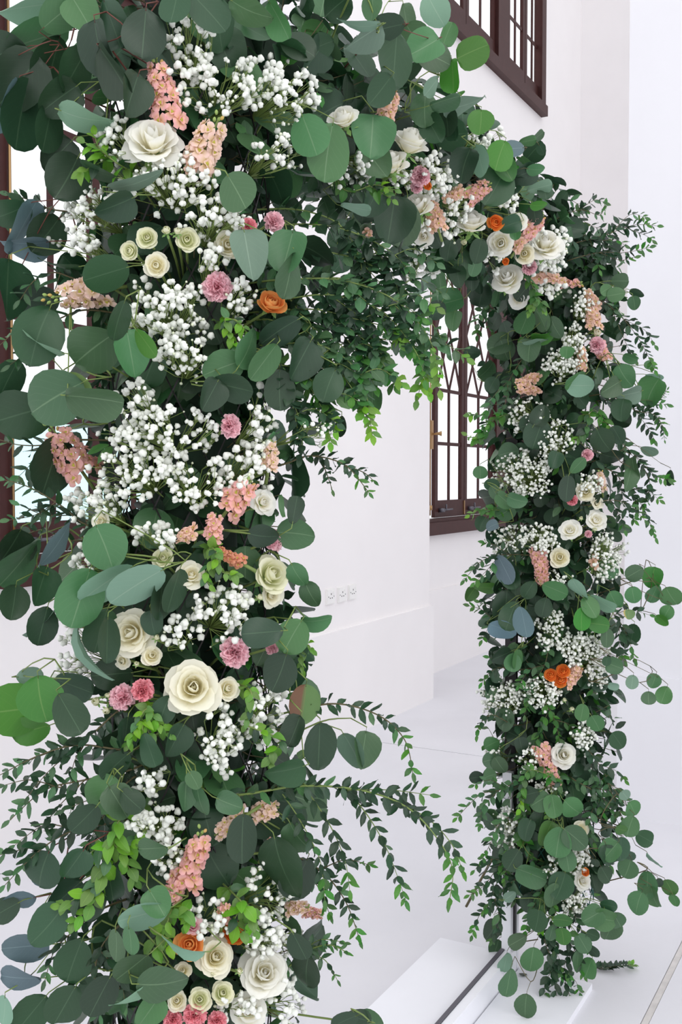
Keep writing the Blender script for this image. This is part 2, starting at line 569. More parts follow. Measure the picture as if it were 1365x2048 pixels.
net.build('netting', DARK, af, base=B)

# ------------------------------------------------------------------ plant pieces (shared meshes)
def leaf_geo(shape, seed, nr=6, nc=4):
    rnd = random.Random(seed)
    fold, bend, wave, ph = rnd.uniform(-0.08, 0.45), rnd.uniform(-0.5, 0.2), rnd.uniform(0.0, 0.09), rnd.uniform(0, 6)
    skew, pk = rnd.uniform(-0.05, 0.05), rnd.uniform(0.72, 1.25)
    v, uv, f = [], [], []
    for i in range(nr + 1):
        t = (1 - math.cos(PI * i / nr)) / 2
        if shape == 'round':
            tp = t ** pk
            hw = 0.46 * (4 * tp * (1 - tp)) ** 0.5 * (1.04 + 0.035 * math.sin(6 * t + ph))
        elif shape == 'ovate':
            hw = 0.34 * math.sin(PI * t ** 0.8) ** 0.75
        else:
            hw = 0.21 * math.sin(PI * t ** 0.85) ** 0.85
        if i in (0, nr):
            hw = max(hw, 0.012)
        for j in range(nc + 1):
            s = -1 + 2 * j / nc
            x = s * hw + skew * math.sin(PI * t)
            z = fold * abs(s) * hw + bend * (t - 0.1) ** 2 + wave * math.sin(5 * t + ph + 2 * s) * abs(s)
            v.append((x, t, z))
            uv.append((0.5 + s * 0.5 * (0.4 + 0.6 * min(1, hw / 0.3)) if shape == 'round' else 0.5 + s * 0.5, t))
    for i in range(nr):
        for j in range(nc):
            a = i * (nc + 1) + j
            f.append((a, a + 1, a + nc + 2, a + nc + 1))
    return v, f, uv
LEAF_ME = {}
for shape, nvar, nr, nc in (('round', 8, 9, 4), ('ovate', 4, 6, 4), ('narrow', 4, 5, 2)):
    for k in range(nvar):
        v, f, uv = leaf_geo(shape, shape + str(k), nr, nc)
        for c in LEAF:
            LEAF_ME[shape, c, k] = mesh('leaf', v, f, LEAF[c], True, uv)
NVAR = {'round': 8, 'ovate': 4, 'narrow': 4}

def frame_m(p, ydir, nrm, sx, sy, sz=None):
    y = ydir.normalized()
    z = (nrm - y * nrm.dot(y))
    z = z.normalized() if z.length > 1e-5 else y.orthogonal().normalized()
    x = y.cross(z)
    sz = sy if sz is None else sz
    M = Matrix(((x.x * sx, y.x * sy, z.x * sz, p.x), (x.y * sx, y.y * sy, z.y * sz, p.y), (x.z * sx, y.z * sy, z.z * sz, p.z), (0, 0, 0, 1)))
    return M

def put_leaf(parent, base, shape, tint, p, ydir, nrm, length, wf=1.0):
    me = LEAF_ME[shape, tint, random.randrange(NVAR[shape])]
    return obj('leaf', me, parent, frame_m(p, ydir, nrm, length * wf, length), base)

def smooth_path(P, n=8):
    out = []
    k = len(P)
    for i in range(k - 1):
        p0, p1, p2, p3 = P[max(i - 1, 0)], P[i], P[i + 1], P[min(i + 2, k - 1)]
        for j in range(n):
            t = j / n
            out.append(0.5 * ((2 * p1) + (p2 - p0) * t + (2 * p0 - 5 * p1 + 4 * p2 - p3) * t * t + (3 * p1 - p0 - 3 * p2 + p3) * t ** 3))
    out.append(P[-1].copy())
    return out

GREENS = 'eucalyptus branches on the arch'
used_labels = {}
def uniq(label):
    used_labels[label] = used_labels.get(label, 0) + 1
    return label
ZN = {'N': 'near column', 'F': 'far column', 'B': 'top beam'}

def leaf_branch(zone, R, phrase, leaves, stem='g'):
    """Branch of broad leaves; leaves: (px, py, length px, width px, direction deg, tint)."""
    pts = []
    cx = sum(l[0] for l in leaves) / len(leaves)
    cy = sum(l[1] for l in leaves) / len(leaves)
    c = surf(zone, cx, cy, R)
    a = axis_point(zone, c)
    anchor = a + (c - a) * 0.45
    t = thing('eucalyptus_branch', uniq('round-leaved eucalyptus branch ' + phrase), 'branch', anchor, GREENS)
    bases = []
    for (px, py, ln, wd, ang, tint) in leaves:
        p = surf(zone, px, py, R + random.uniform(-0.012, 0.02))
        s = depth(p) / F_PX
        th = math.radians(ang)
        ydir = RIGHT * math.cos(th) - UP * math.sin(th)
        ratio = wd / ln
        full = 0.92
        if ratio < 0.72:
            wf, tilt = 0.9, math.acos(min(1, ratio / 0.80))
        else:
            wf, tilt = min(1.25, ratio / full * 1.04), random.uniform(0, 0.45)
        tilt *= random.choice((-1, 1)) if ratio >= 0.72 else (1 if math.cos(th) > 0 else -1)
        nrm = -ray(px, py).normalized()
        side = ydir.cross(nrm)
        nrm = nrm * math.cos(tilt) + side * math.sin(tilt)
        # lean the leaf slightly in depth
        lean = random.uniform(-0.25, 0.25)
        yd = (ydir + ray(px, py).normalized() * lean).normalized()
        L = ln * s * 1.03
        b0 = p - yd * (L * 0.5)
        o = put_leaf(t, anchor, 'round' if ratio > 0.34 else 'ovate', tint, b0, yd, nrm, L, wf)
        if tint == 'r':
            o['label'] = 'leaf with one half turned brown'
        if tint == 'y':
            o['label'] = 'leaf with a yellowed edge'
        bases.append((b0, yd))
    m = MB()
    bases_s = sorted(bases, key=lambda q: (q[0] - anchor).length)
    back = (c - a).normalized() * 0.028
    trunk = [anchor] + [b0 - yd * 0.02 - back for b0, yd in bases_s]
    path = smooth_path(trunk, 4)
    n = len(path)
    m.tube(path, [0.0017 - 0.0009 * i / n for i in range(n)], 4)
    for b0, yd in bases_s:
        m.tube([b0 - yd * 0.02 - back, b0 - yd * 0.006, b0 + yd * 0.004], [0.001, 0.0009, 0.0007], 4)
    m.build('stem', STEM[stem], t, True, anchor)
    return t

def spray(zone, R, phrase, lines, leaf_px, tint='d', stem='b', shape='narrow', step=0.6, tip='g', name='eucalyptus_sprig', kind='small-leaved eucalyptus spray', wf=1.0, dz=0.0):
    """Spray of small paired leaves along one or more twigs given as sight-line points of the arch's surface."""
    P0 = surf(zone, *lines[0][0][:2], R)
    t = thing(name, uniq(kind + ' ' + phrase), 'branch', P0, GREENS)
    m = MB()
    d0 = depth(P0)
    for li, line in enumerate(lines):
        pts = []
        for k, q in enumerate(line):
            # the twig leaves the arch's surface with its own depth and then hangs free
            pts.append(at_depth(q[0], q[1], d0 + dz * k + (q[2] if len(q) > 2 else 0.0)))
        if li == 0:
            a = axis_point(zone, P0)
            pts.insert(0, P0 + (a - P0) * 0.4)
        if li:
            pts.insert(0, min(main_path, key=lambda q: (q - pts[0]).length).copy())
        path = smooth_path(pts, 10)
        if li == 0:
            main_path = path
        n = len(path)
        r0 = 0.0019 if li == 0 else 0.0013
        m.tube(path, [r0 * (1 - 0.7 * i / n) for i in range(n)], 4)
        seg = [0.0]
        for p, q in zip(path[:-1], path[1:]):
            seg.append(seg[-1] + (q - p).length)
        L0 = leaf_px * d0 / F_PX
        s = L0 * (1.2 if li == 0 else 0.4)
        i, flip = 0, 1
        while s < seg[-1] - L0 * 0.1:
            while i < n - 2 and seg[i + 1] < s:
                i += 1
            p = path[i].lerp(path[i + 1], min(1, max(0, (s - seg[i]) / max(1e-6, seg[i + 1] - seg[i]))))
            tg = (path[min(i + 2, n - 1)] - path[max(i - 1, 0)]).normalized()
            fr = s / seg[-1]
            size = L0 * random.uniform(0.75, 1.15) * (1.0 - 0.35 * fr ** 2)
            roll = random.uniform(-0.6, 0.6) + (PI / 2 if flip > 0 else 0)
            pn = tg.orthogonal().normalized()
            pb = tg.cross(pn)
            for sgn in (1, -1):
                if random.random() < 0.06:
                    continue
                out = (pn * math.cos(roll) + pb * math.sin(roll)) * sgn
                yd = (tg * random.uniform(0.35, 0.8) + out * 0.9 + Vector((0, 0, -0.25))).normalized()
                nr = Vector((0, 0, 1)) * 0.6 - FWD * random.uniform(0.2, 0.9) + out * random.uniform(-0.5, 0.5)
                col = tip if fr > 0.84 else (tint if random.random() < 0.8 else random.choice('dm'))
                put_leaf(t, P0, shape, col, p, yd, nr, size, wf * random.uniform(0.85, 1.2))
            flip = -flip
            s += size * step * random.uniform(0.8, 1.2)
        put_leaf(t, P0, shape, tip, path[-1], (path[-1] - path[-3]).normalized(), -FWD, L0 * 0.6, wf)
    m.build('stem', STEM[stem], t, True, P0)
    return t

# ---- flowers
def petal_geo(Rb, H, half, flare, curl, seed, rows=6, cols=6, close=0.0):
    close = {'0': 0.8, '1': 0.5, '2': 0.2}.get(str(seed)[-2:-1], 0.0) if str(seed).startswith('(') else close
    rnd = random.Random(seed)
    ph, notch = rnd.uniform(0, 6), rnd.uniform(-0.03, 0.03)
    v, uv, f = [], [], []
    for i in range(rows + 1):
        t = i / rows
        for j in range(cols + 1):
            u = -1 + 2 * j / cols
            te = t * (1 - 0.27 * abs(u) ** 2.2 - notch * (1 - abs(u)))
            a = u * half * (0.45 + 0.55 * math.sin(min(1, 0.1 + te) * PI / 2))
            r = Rb * math.sin(te * PI / 2) ** 0.7 * (1 - close * te ** 3) + flare * te ** 2 + curl * 0.9 * te ** 5 + 0.03 * te * math.sin(4 * u + ph)
            z = H * te - curl * 1.1 * te ** 7
            v.append((r * math.cos(a), r * math.sin(a), z))
            uv.append(((u + 1) / 2, te))
    for i in range(rows):
        for j in range(cols):
            q = i * (cols + 1) + j
            f.append((q, q + 1, q + cols + 2, q + cols + 1))
    return v, f, uv
PET_ME = {}
def petal_me(key, mat, params, seed):
    k = (key, mat, seed)
    if k not in PET_ME:
        v, f, uv = petal_geo(*params, '(%s)%d%d' % (key[0], key[1], seed))
        PET_ME[k] = mesh('petal', v, f, PETAL[mat], True, uv)
    return PET_ME[k]
LAYERS = {   # count, (radius, height, half width, flare, curl)
    'rose': [(3, (0.12, 1.06, 2.2, 0.0, 0.0)), (3, (0.25, 1.12, 1.7, 0.0, 0.0)), (4, (0.38, 1.12, 1.3, 0.0, 0.05)), (4, (0.48, 1.06, 1.15, 0.03, 0.14)), (5, (0.56, 0.88, 1.0, 0.1, 0.2)), (6, (0.62, 0.6, 0.9, 0.26, 0.2))],
    'bud_rose': [(3, (0.24, 1.22, 2.0, 0.0, 0.0)), (3, (0.4, 1.28, 1.5, 0.0, 0.0)), (4, (0.54, 1.2, 1.2, 0.02, 0.1)), (4, (0.64, 1.05, 1.05, 0.08, 0.2)), (4, (0.7, 0.85, 0.9, 0.14, 0.18))],
    'spray': [(3, (0.12, 0.84, 2.2, 0.0, 0.0)), (4, (0.3, 0.84, 1.5, 0.0, 0.0)), (4, (0.5, 0.86, 1.2, 0.0, 0.04)), (5, (0.64, 0.8, 1.0, 0.05, 0.1)), (5, (0.74, 0.64, 0.9, 0.12, 0.12))],
    'ranunculus': [(4, (0.25, 0.74, 1.6, 0.0, 0.0)), (5, (0.42, 0.78, 1.2, 0.0, 0.0)), (6, (0.56, 0.77, 1.0, 0.0, -0.02)), (6, (0.7, 0.72, 0.9, 0.0, -0.02)), (6, (0.84, 0.62, 0.85, 0.05, 0.02))],
    'loose': [(3, (0.2, 0.66, 1.7, 0.0, 0.0)), (4, (0.34, 0.7, 1.2, 0.02, 0.04)), (5, (0.44, 0.68, 1.0, 0.12, 0.12)), (6, (0.52, 0.58, 0.85, 0.3, 0.16))],
    'half_bud': [(3, (0.40, 1.15, 1.6, 0.0, 0.0)), (3, (0.5, 1.0, 1.3, 0.0, 0.0)), (3, (0.52, 0.7, 0.9, 0.04, 0.06))],
}
sep_v, sep_f, sep_uv = petal_geo(0.32, -0.18, 0.35, 0.35, 0.05, 'sepal', 3, 2)
SEPAL_ME = mesh('sepal', sep_v, sep_f, CALYX, True, sep_uv)
cal = MB()
cal.tube([(0, 0, -0.30), (0, 0, -0.16), (0, 0, 0.02), (0, 0, 0.1)], [0.05, 0.17, 0.24, 0.2], 8)
CALYX_ME = mesh('calyx', cal.v, cal.f, CALYX)

def face_matrix(p, face, scale, spin=None):
    z = face.normalized()
    x = z.orthogonal().normalized()
    q = Matrix.Rotation(random.uniform(0, 2 * PI) if spin is None else spin, 3, z)
    x = q @ x
    y = z.cross(x)
    s = scale
    return Matrix(((x.x * s, y.x * s, z.x * s, p.x), (x.y * s, y.y * s, z.y * s, p.y), (x.z * s, y.z * s, z.z * s, p.z), (0, 0, 0, 1)))

def flower_stem(t, base, zone, p, r=0.002):
    a = axis_point(zone, p)
    m = MB()
    m.tube([p, p.lerp(a, 0.35) - Vector((0, 0, 0.02)), p.lerp(a, 0.8) - Vector((0, 0, 0.06))], [r, r, r], 5)
    m.build('stem', STEM['g'], t, True, base)

def rose(zone, R, px, py, size, mat, style, face, label, name='white_rose', cat='rose', group='roses on the arch'):
    c = surf(zone, px, py, R + 0.022)
    s = depth(c) / F_PX * size / 2 / 0.97
    fd = (-ray(px, py).normalized() + RIGHT * face[0] + UP * face[1]).normalized()
    p = c - fd * s * 0.55
    t = thing(name, uniq(label), cat, p, group)
    M0 = face_matrix(p, fd, s)
    off = random.uniform(0, 6)
    for li, (n, params) in enumerate(LAYERS[style]):
        for k in range(n):
            a = off + li * 0.9 + 2 * PI * (k + random.uniform(-0.08, 0.08)) / n
            me = petal_me((style, li), mat, params, random.randrange(3))
            sc = random.uniform(0.93, 1.06)
            M = M0 @ Matrix.Translation((0.05 * math.sin(off * 3) * (5 - li) / 4, 0.05 * math.cos(off * 5) * (5 - li) / 4, 0)) @ Matrix.Rotation(a, 4, 'Z') @ Matrix.Rotation(random.uniform(-0.09, 0.12) * (li + 1) / 3, 4, 'Y') @ Matrix.Scale(sc, 4)
            obj('petal', me, t, M, p)
    obj('calyx', CALYX_ME, t, M0, p)
    for k in range(5):
        obj('sepal', SEPAL_ME, t, M0 @ Matrix.Rotation(2 * PI * k / 5, 4, 'Z'), p)
    flower_stem(t, p, zone, p - fd * s * 0.25)
    return t

def ruffle_geo(seed):
    rnd = random.Random(seed)
    v, uv, f = [], [], []
    cols, rows = 10, 3
    ph = rnd.uniform(0, 6)
    for i in range(rows + 1):
        t = i / rows
        for j in range(cols + 1):
            u = -1 + 2 * j / cols
            a = u * 0.75
            tooth = (0.06 if j % 2 else -0.05) * (t ** 3)
            r = t * (1 - 0.12 * u * u) + tooth
            z = 0.22 * t * t * math.sin(7.5 * u + ph) + rnd.uniform(-0.03, 0.03) * t
            v.append((r * math.cos(a), r * math.sin(a), z))
            uv.append(((u + 1) / 2, t))
    for i in range(rows):
        for j in range(cols):
            q = i * (cols + 1) + j
            f.append((q, q + 1, q + cols + 2, q + cols + 1))
    return v, f, uv
RUF = {}
for mname in ('pink', 'coral'):
    for k in range(4):
        v, f, uv = ruffle_geo('ruf%d' % k)
        RUF[mname, k] = mesh('petal', v, f, PETAL[mname], True, uv)

def carnation(zone, R, px, py, size, mat, face, label):
    c = surf(zone, px, py, R + 0.02)
    s = depth(c) / F_PX * size / 2
    fd = (-ray(px, py).normalized() + RIGHT * face[0] + UP * face[1]).normalized()
    p = c - fd * s * 0.5
    t = thing('pink_carnation', uniq(label), 'carnation', p, 'carnations on the arch')
    M0 = face_matrix(p, fd, s)
    for n, el, ln, z0 in ((8, 0.15, 1.0, 0.25), (8, 0.5, 1.0, 0.2), (7, 0.85, 0.98, 0.12), (5, 1.15, 0.98, 0.05), (3, 1.42, 0.98, 0.0)):
        off = random.uniform(0, 6)
        for k in range(n):
            M = M0 @ Matrix.Rotation(off + 2 * PI * k / n, 4, 'Z') @ Matrix.Translation((0, 0, z0)) @ Matrix.Rotation(-el + random.uniform(-0.1, 0.1), 4, 'Y') @ Matrix.Rotation(random.uniform(-0.7, 0.7), 4, 'X') @ Matrix.Scale(ln * random.uniform(0.92, 1.05), 4)
            obj('petal', RUF[mat, random.randrange(4)], t, M, p)
    obj('calyx', CALYX_ME, t, M0 @ Matrix.Translation((0, 0, -0.05)), p)
    flower_stem(t, p, zone, p - fd * s * 0.3)
    return t

def floret_geo(seed):
    rnd = random.Random(seed)
    v, uv, f, mi = [], [], [], []
    def petal(a0, ln, wd, el, z0, ripple):
        n = len(v)
        for i, tt in enumerate((0.0, 0.4, 0.75, 1.0)):
            hw = (0.12, 0.70, 1.0, 0.58)[i] * wd
            for j in range(4):
                u = -1 + 2 * j / 3
                r = ln * tt * (1 - 0.10 * u * u)
                if i == 3 and j in (1, 2):
                    r *= 0.97
                y = u * hw
                z = r * math.sin(el) - 0.28 * ln * max(0, tt - 0.4) ** 1.5 + ripple * math.sin(3 * u + seed_ph + 5 * tt) * tt
                x = r * math.cos(el)
                v.append((x * math.cos(a0) - y * math.sin(a0), x * math.sin(a0) + y * math.cos(a0), z + z0))
                uv.append(((u + 1) / 2, tt))
        for i in range(3):
            for j in range(3):
                q = n + i * 4 + j
                f.append((q, q + 1, q + 5, q + 4))
                mi.append(0)
    seed_ph = rnd.uniform(0, 6)
    for k in range(4):
        petal(PI / 2 * k + rnd.uniform(-0.12, 0.12), rnd.uniform(0.9, 1.08), rnd.uniform(0.42, 0.54), rnd.uniform(0.05, 0.45), 0.0, 0.12)
    for k in range(3):
        petal(2 * PI / 3 * k + 0.5 + rnd.uniform(-0.3, 0.3), rnd.uniform(0.42, 0.58), 0.34, rnd.uniform(0.7, 1.0), 0.05, 0.08)
    n = len(v)
    for j in range(6):
        v.append((0.2 * math.cos(j * PI / 3), 0.2 * math.sin(j * PI / 3), 0.16))
        uv.append((0.5, 0.0))
    v.append((0, 0, 0.30))
    uv.append((0.5, 0))
    for j in range(6):
        f.append((n + j, n + (j + 1) % 6, n + 6))
        mi.append(1)
    return v, f, uv, mi
FLO = {}
for mname in ('peach', 'salmon', 'rust', 'rose_pink'):
    for k in range(4):
        v, f, uv, mi = floret_geo('flo%d' % k)
        FLO[mname, k] = mesh('floret', v, f, [PETAL[mname], EYE_M], True, uv, mi)
bb_ = MB()
bb_.tube([(0, 0, -0.5), (0, 0, -0.3), (0, 0, 0.1), (0, 0, 0.45), (0, 0, 0.6)], [0.1, 0.3, 0.4, 0.25, 0.05], 7)
BUD_ME = mesh('bud', bb_.v, bb_.f, BUD_M)
BUD_ME2 = {m: remat(BUD_ME, PETAL[m]) for m in ('peach', 'salmon', 'rust', 'rose_pink')}

def stock(zone, R, px, py, ln, wd, ang, mat, label, tip_buds=4, flo=None):
    """Spike of stock florets: length and width in the picture, direction of the tip."""
    c = surf(zone, px, py, R + 0.012)
    s = depth(c) / F_PX
    th = math.radians(ang)
    ax = (RIGHT * math.cos(th) - UP * math.sin(th) - FWD * 0.25).normalized()
    L, Wd = ln * s, wd * s
    base = c - ax * L * 0.5
    t = thing('stock_flower_spike', uniq(label), 'stock flower', base, 'stock spikes on the arch')
    fr = flo * s / 2 if flo else min(Wd * 0.30, 0.0155)
    toward = -ray(px, py).normalized()
    side = ax.cross(toward).normalized()
    n = max(5, min(28, int(L * Wd / (fr * fr * 1.25))))
    for k in range(n):
        u = (k + 0.5) / n
        a = k * 2.4 + random.uniform(-0.3, 0.3)
        # around the axis, more of them on the room side
        rad = (side * math.cos(a) + toward * (0.55 + 0.6 * math.sin(a))).normalized()
        rr = max(0.004, Wd * 0.5 - fr * 0.75) * (1 - 0.35 * u) * random.uniform(0.75, 1.1)
        p = base + ax * (L * (0.08 + 0.78 * u)) + rad * rr
        fd = (rad * 1.0 + ax * random.uniform(-0.3, 0.9) + toward * 0.3 + side * random.uniform(-0.4, 0.4)).normalized()
        M = face_matrix(p, fd, fr * random.uniform(0.88, 1.12) * (1 - 0.25 * u))
        obj('floret', FLO[mat, random.randrange(4)], t, M, base)
    for k in range(tip_buds):
        a = k * 2.4
        rad = side * math.cos(a) + toward * math.sin(a)
        p = base + ax * (L * (0.9 + 0.04 * k)) + rad * fr * 0.4
        M = face_matrix(p, (ax + rad * 0.5), fr * 0.42)
        obj('bud', BUD_ME if k % 3 else BUD_ME2[mat], t, M, base)
    m = MB().tube([base - ax * 0.02, base, base + ax * L * 0.95], [0.0028, 0.0026, 0.0015], 6)
    m.build('stem', STEM['g'], t, True, base)
    flower_stem(t, base, zone, base)
    return t

# blossom balls of baby's breath
def ico(sub, seed, jit):
    import bmesh
    bm = bmesh.new()
    bmesh.ops.create_icosphere(bm, subdivisions=sub, radius=1.0)
    rnd = random.Random(seed)
    for v in bm.verts:
        v.co *= 1 + rnd.uniform(-jit, jit)
    bm.verts.ensure_lookup_table()
    vs = [tuple(v.co) for v in bm.verts]
    fs = [tuple(v.index for v in f.verts) for f in bm.faces]
    bm.free()
    return vs, fs
BL_GEO = [ico(2, k, 0.24) for k in range(4)]
BL_ME = [mesh('blossom', v, f, BLOSSOM, True) for v, f in BL_GEO]
BLB_ME = mesh('blossom', *ico(1, 9, 0.1), BLOSSOM_BUD, True)
BLS = [ico(1, 20 + k, 0.15) for k in range(3)]

def baby_breath(zone, R, px, py, rx, ry, n, phrase, size=13.0):
    n = int(n * (2.1 if zone == 'F' else 1.65))
    c = surf(zone, px, py, R)
    a = axis_point(zone, c)
    base = c.lerp(a, 0.35) - Vector((0, 0, 0.03))
    t = thing('babys_breath_sprig', uniq("white baby's breath cloud " + phrase), 'flower', base, "baby's breath on the arch")
    stems = MB()
    lump = MB()
    k = 0
    while k < n:
        th, rr = random.uniform(0, 2 * PI), math.sqrt(random.random()) * random.uniform(0.8, 1.08)
        cx, cy = px + rx * rr * math.cos(th), py + ry * rr * math.sin(th)
        bump = 0.045 * (1 - rr * rr * 0.8)
        g = surf(zone, cx, cy, R - 0.02 + bump + random.uniform(-0.035, 0.014))
        mid = base.lerp(g, 0.72) + Vector((random.uniform(-.01, .01), random.uniform(-.01, .01), random.uniform(-.01, .01)))
        stems.tube([base, mid], [0.0009, 0.0006], 3, False)
        for q in range(random.choice((1, 2, 2, 3, 3, 4))):
            s = depth(g) / F_PX
            rad = size / 2 * s * random.uniform(0.55, 1.16)
            pos = g + Vector((random.gauss(0, 1), random.gauss(0, 1), random.gauss(0, 1))) * (rad * 1.25)
            stems.tube([mid, pos], [0.0006, 0.0004], 3, False)
            small = random.random() < 0.16
            M = Matrix.Translation(pos) @ Matrix.Rotation(random.uniform(0, 6), 4, random.choice('XYZ')) @ Matrix.Scale(rad * (0.5 if small else 1), 4)
            if zone == 'F':
                lump.add(*BLS[random.randrange(3)], M)
            else:
                obj('blossom', BLB_ME if small else random.choice(BL_ME), t, M, base)
            k += 1
    stems.build('stem', STEM['g'], t, False, base)
    if zone == 'F':
        b = lump.build('blossoms', BLOSSOM, t, True, base)
        b['kind'] = 'stuff'
    return t

# ------------------------------------------------------------------ flowers (zone, R, px, py, ...)
WR = 'white roses on the arch'
# near column, top to foot
rose('N', .175, 305, 280, 116, 'white', 'rose', (-.1, .85), 'large open white rose topmost on the near column, under the upright pink stock')
rose('N', .175, 385, 1376, 110, 'cream', 'rose', (.0, .12), 'large cream rose with tight yellow spiral heart, at knee height on near column')
rose('N', .17, 262, 1264, 96, 'cream', 'rose', (-.35, .05), 'cream rose tucked behind a grey leaf, above the twin pink carnations')
rose('N', .165, 430, 1914, 78, 'cream', 'rose', (.25, .15), 'cream rose beside the orange ranunculus low on the near column')
rose('N', .165, 527, 1945, 100, 'white', 'rose', (.2, .25), "big white rose half buried in baby's breath, lowest on the near column's opening side")
rose('N', .16, 500, 2022, 84, 'white', 'loose', (.25, .1), "loose white rose under the big buried rose, at the bottom of the near column")
rose('N', .16, 543, 1150, 78, 'green_cream', 'bud_rose', (.6, .3), 'pale greenish rose behind leaves on opening side of near column')
rose('N', .16, 548, 1190, 60, 'cream', 'loose', (.7, -.1), 'loose cream rose just under the pale greenish rose on the opening side')
rose('N', .155, 455, 490, 58, 'cream', 'spray', (.1, .2), "cream rose half hidden by baby's breath and a round grey leaf")
rose('N', .16, 530, 1005, 60, 'white', 'loose', (.7, .2), "white rose peeking from baby's breath beside the salmon stock on opening side")
SG = 'small spray roses on the near column'
for px, py, sz, mt, st, fc, lb in (
    (295, 475, 48, 'green_cream', 'spray', (-.1, .3), 'small greenish cream spray rose, upper inner one of the cluster of four'),
    (375, 479, 52, 'green_cream', 'spray', (.1, .2), 'fresh green-white spray rose beside the bright green buds'),
    (313, 531, 52, 'cream', 'spray', (-.1, .1), 'cream spray rose hanging lowest in the upper cluster of four'),
    (259, 502, 42, 'green_cream', 'spray', (-.5, .1), 'small yellow-green spray rose at the outer edge of the cluster of four'),
    (383, 1148, 66, 'cream', 'loose', (.1, .5), 'flat open cream spray rose under the rust stock'),
    (304, 1311, 46, 'cream', 'spray', (.1, .1), 'small dull cream spray rose below the rose tucked behind a leaf'),
    (244, 1322, 40, 'cream', 'loose', (-.4, -.2), 'faded cream spray rose under the hidden cream rose, outer side'),
    (456, 1378, 52, 'cream', 'spray', (.4, .1), 'cream spray rose beside the large yellow-hearted rose, opening side'),
    (326, 1116, 46, 'green_cream', 'spray', (-.1, .4), 'pale green spray rose behind the long pale leaves'),
    (355, 2002, 42, 'cream', 'spray', (-.2, .1), 'cream spray rose, outermost of the row of three at the bottom'),
    (400, 2000, 48, 'green_cream', 'spray', (.0, .1), 'green-white spray rose, middle of the row of three at the bottom'),
    (445, 1986, 48, 'green_cream', 'spray', (.2, .2), 'green-white spray rose, innermost of the row of three at the bottom'),
    (366, 1942, 36, 'cream', 'spray', (-.1, .3), 'small cream spray rose under the orange ranunculus'),
    (200, 1042, 42, 'cream', 'loose', (-.5, .2), "faded cream spray rose under the baby's breath on the outer side"),
):
    rose('N', .165, px, py, sz, mt, st, fc, lb, 'spray_rose', 'rose', SG)
for px, py, sz, fc, lb in (
    (334, 460, 34, (-.1, .7), 'green rosebud between the two upper spray roses'),
    (355, 462, 30, (.1, .8), 'green rosebud leaning on the fresh green-white spray rose'),
    (192, 1402, 34, (-.4, .1), 'plump pale green rosebud, outermost near the twin carnations'),
    (213, 1421, 30, (-.2, -.3), 'pale green rosebud hanging below the plump one'),
    (216, 1390, 22, (-.1, .5), 'smallest green rosebud beside the twin carnations'),
    (273, 1328, 20, (.1, .2), 'tiny green rosebud between two dull cream spray roses'),
    (314, 1275, 24, (.3, .4), 'tiny green rosebud beside the rose tucked behind a leaf'),
    (480, 1942, 24, (.3, .3), 'green rosebud between the cream rose and the big buried rose'),
    (520, 1194, 26, (.3, .4), 'green rosebud under the loose cream rose on the opening side'),
    (425, 1948, 22, (.0, -.2), 'green rosebud below the cream rose beside the ranunculus'),
):
    rose('N', .175, px, py, sz, 'green_cream', 'half_bud', fc, lb, 'rosebud', 'rosebud', 'green rosebuds on the arch')
for px, py, sz, mt, fc, lb in (
    (436, 574, 62, 'pink', (.1, .1), "bright pink ruffled carnation alone at the edge of baby's breath, near column"),
    (470, 1306, 62, 'pink', (.25, -.1), "pink carnation hanging under the baby's breath on the opening side, near column"),
    (243, 1394, 54, 'pink', (-.3, .1), 'pink carnation, outer one of the twins above the fresh green sprig'),
    (286, 1380, 48, 'coral', (.1, .2), 'deeper pink carnation, inner one of the twins, partly under leaves'),
    (550, 444, 42, 'pink', (.5, .1), 'small pink carnation at the opening side above the round dark leaf'),
    (499, 452, 34, 'coral', (.3, .2), "small coral carnation showing between baby's breath and a grey leaf"),
    (346, 2040, 40, 'coral', (-.1, .0), 'coral carnation at the bottom edge, outer of two'),
    (390, 2030, 50, 'coral', (.1, .0), 'coral carnation under the middle spray rose at the bottom'),
    (435, 2042, 40, 'coral', (.2, .0), 'dull coral carnation at the bottom beside the loose white rose'),
    (546, 1296, 30, 'pink', (.8, .1), 'pink carnation mostly hidden by a round leaf on the opening side'),
    (464, 852, 50, 'pink', (.9, .1), "pink carnation seen edge-on between two baby's breath clouds"),
    (551, 1080, 46, 'pink', (.9, .2), 'pink carnation seen edge-on above the pale greenish rose'),
):
    carnation('N', .17, px, py, sz, mt, fc, lb)
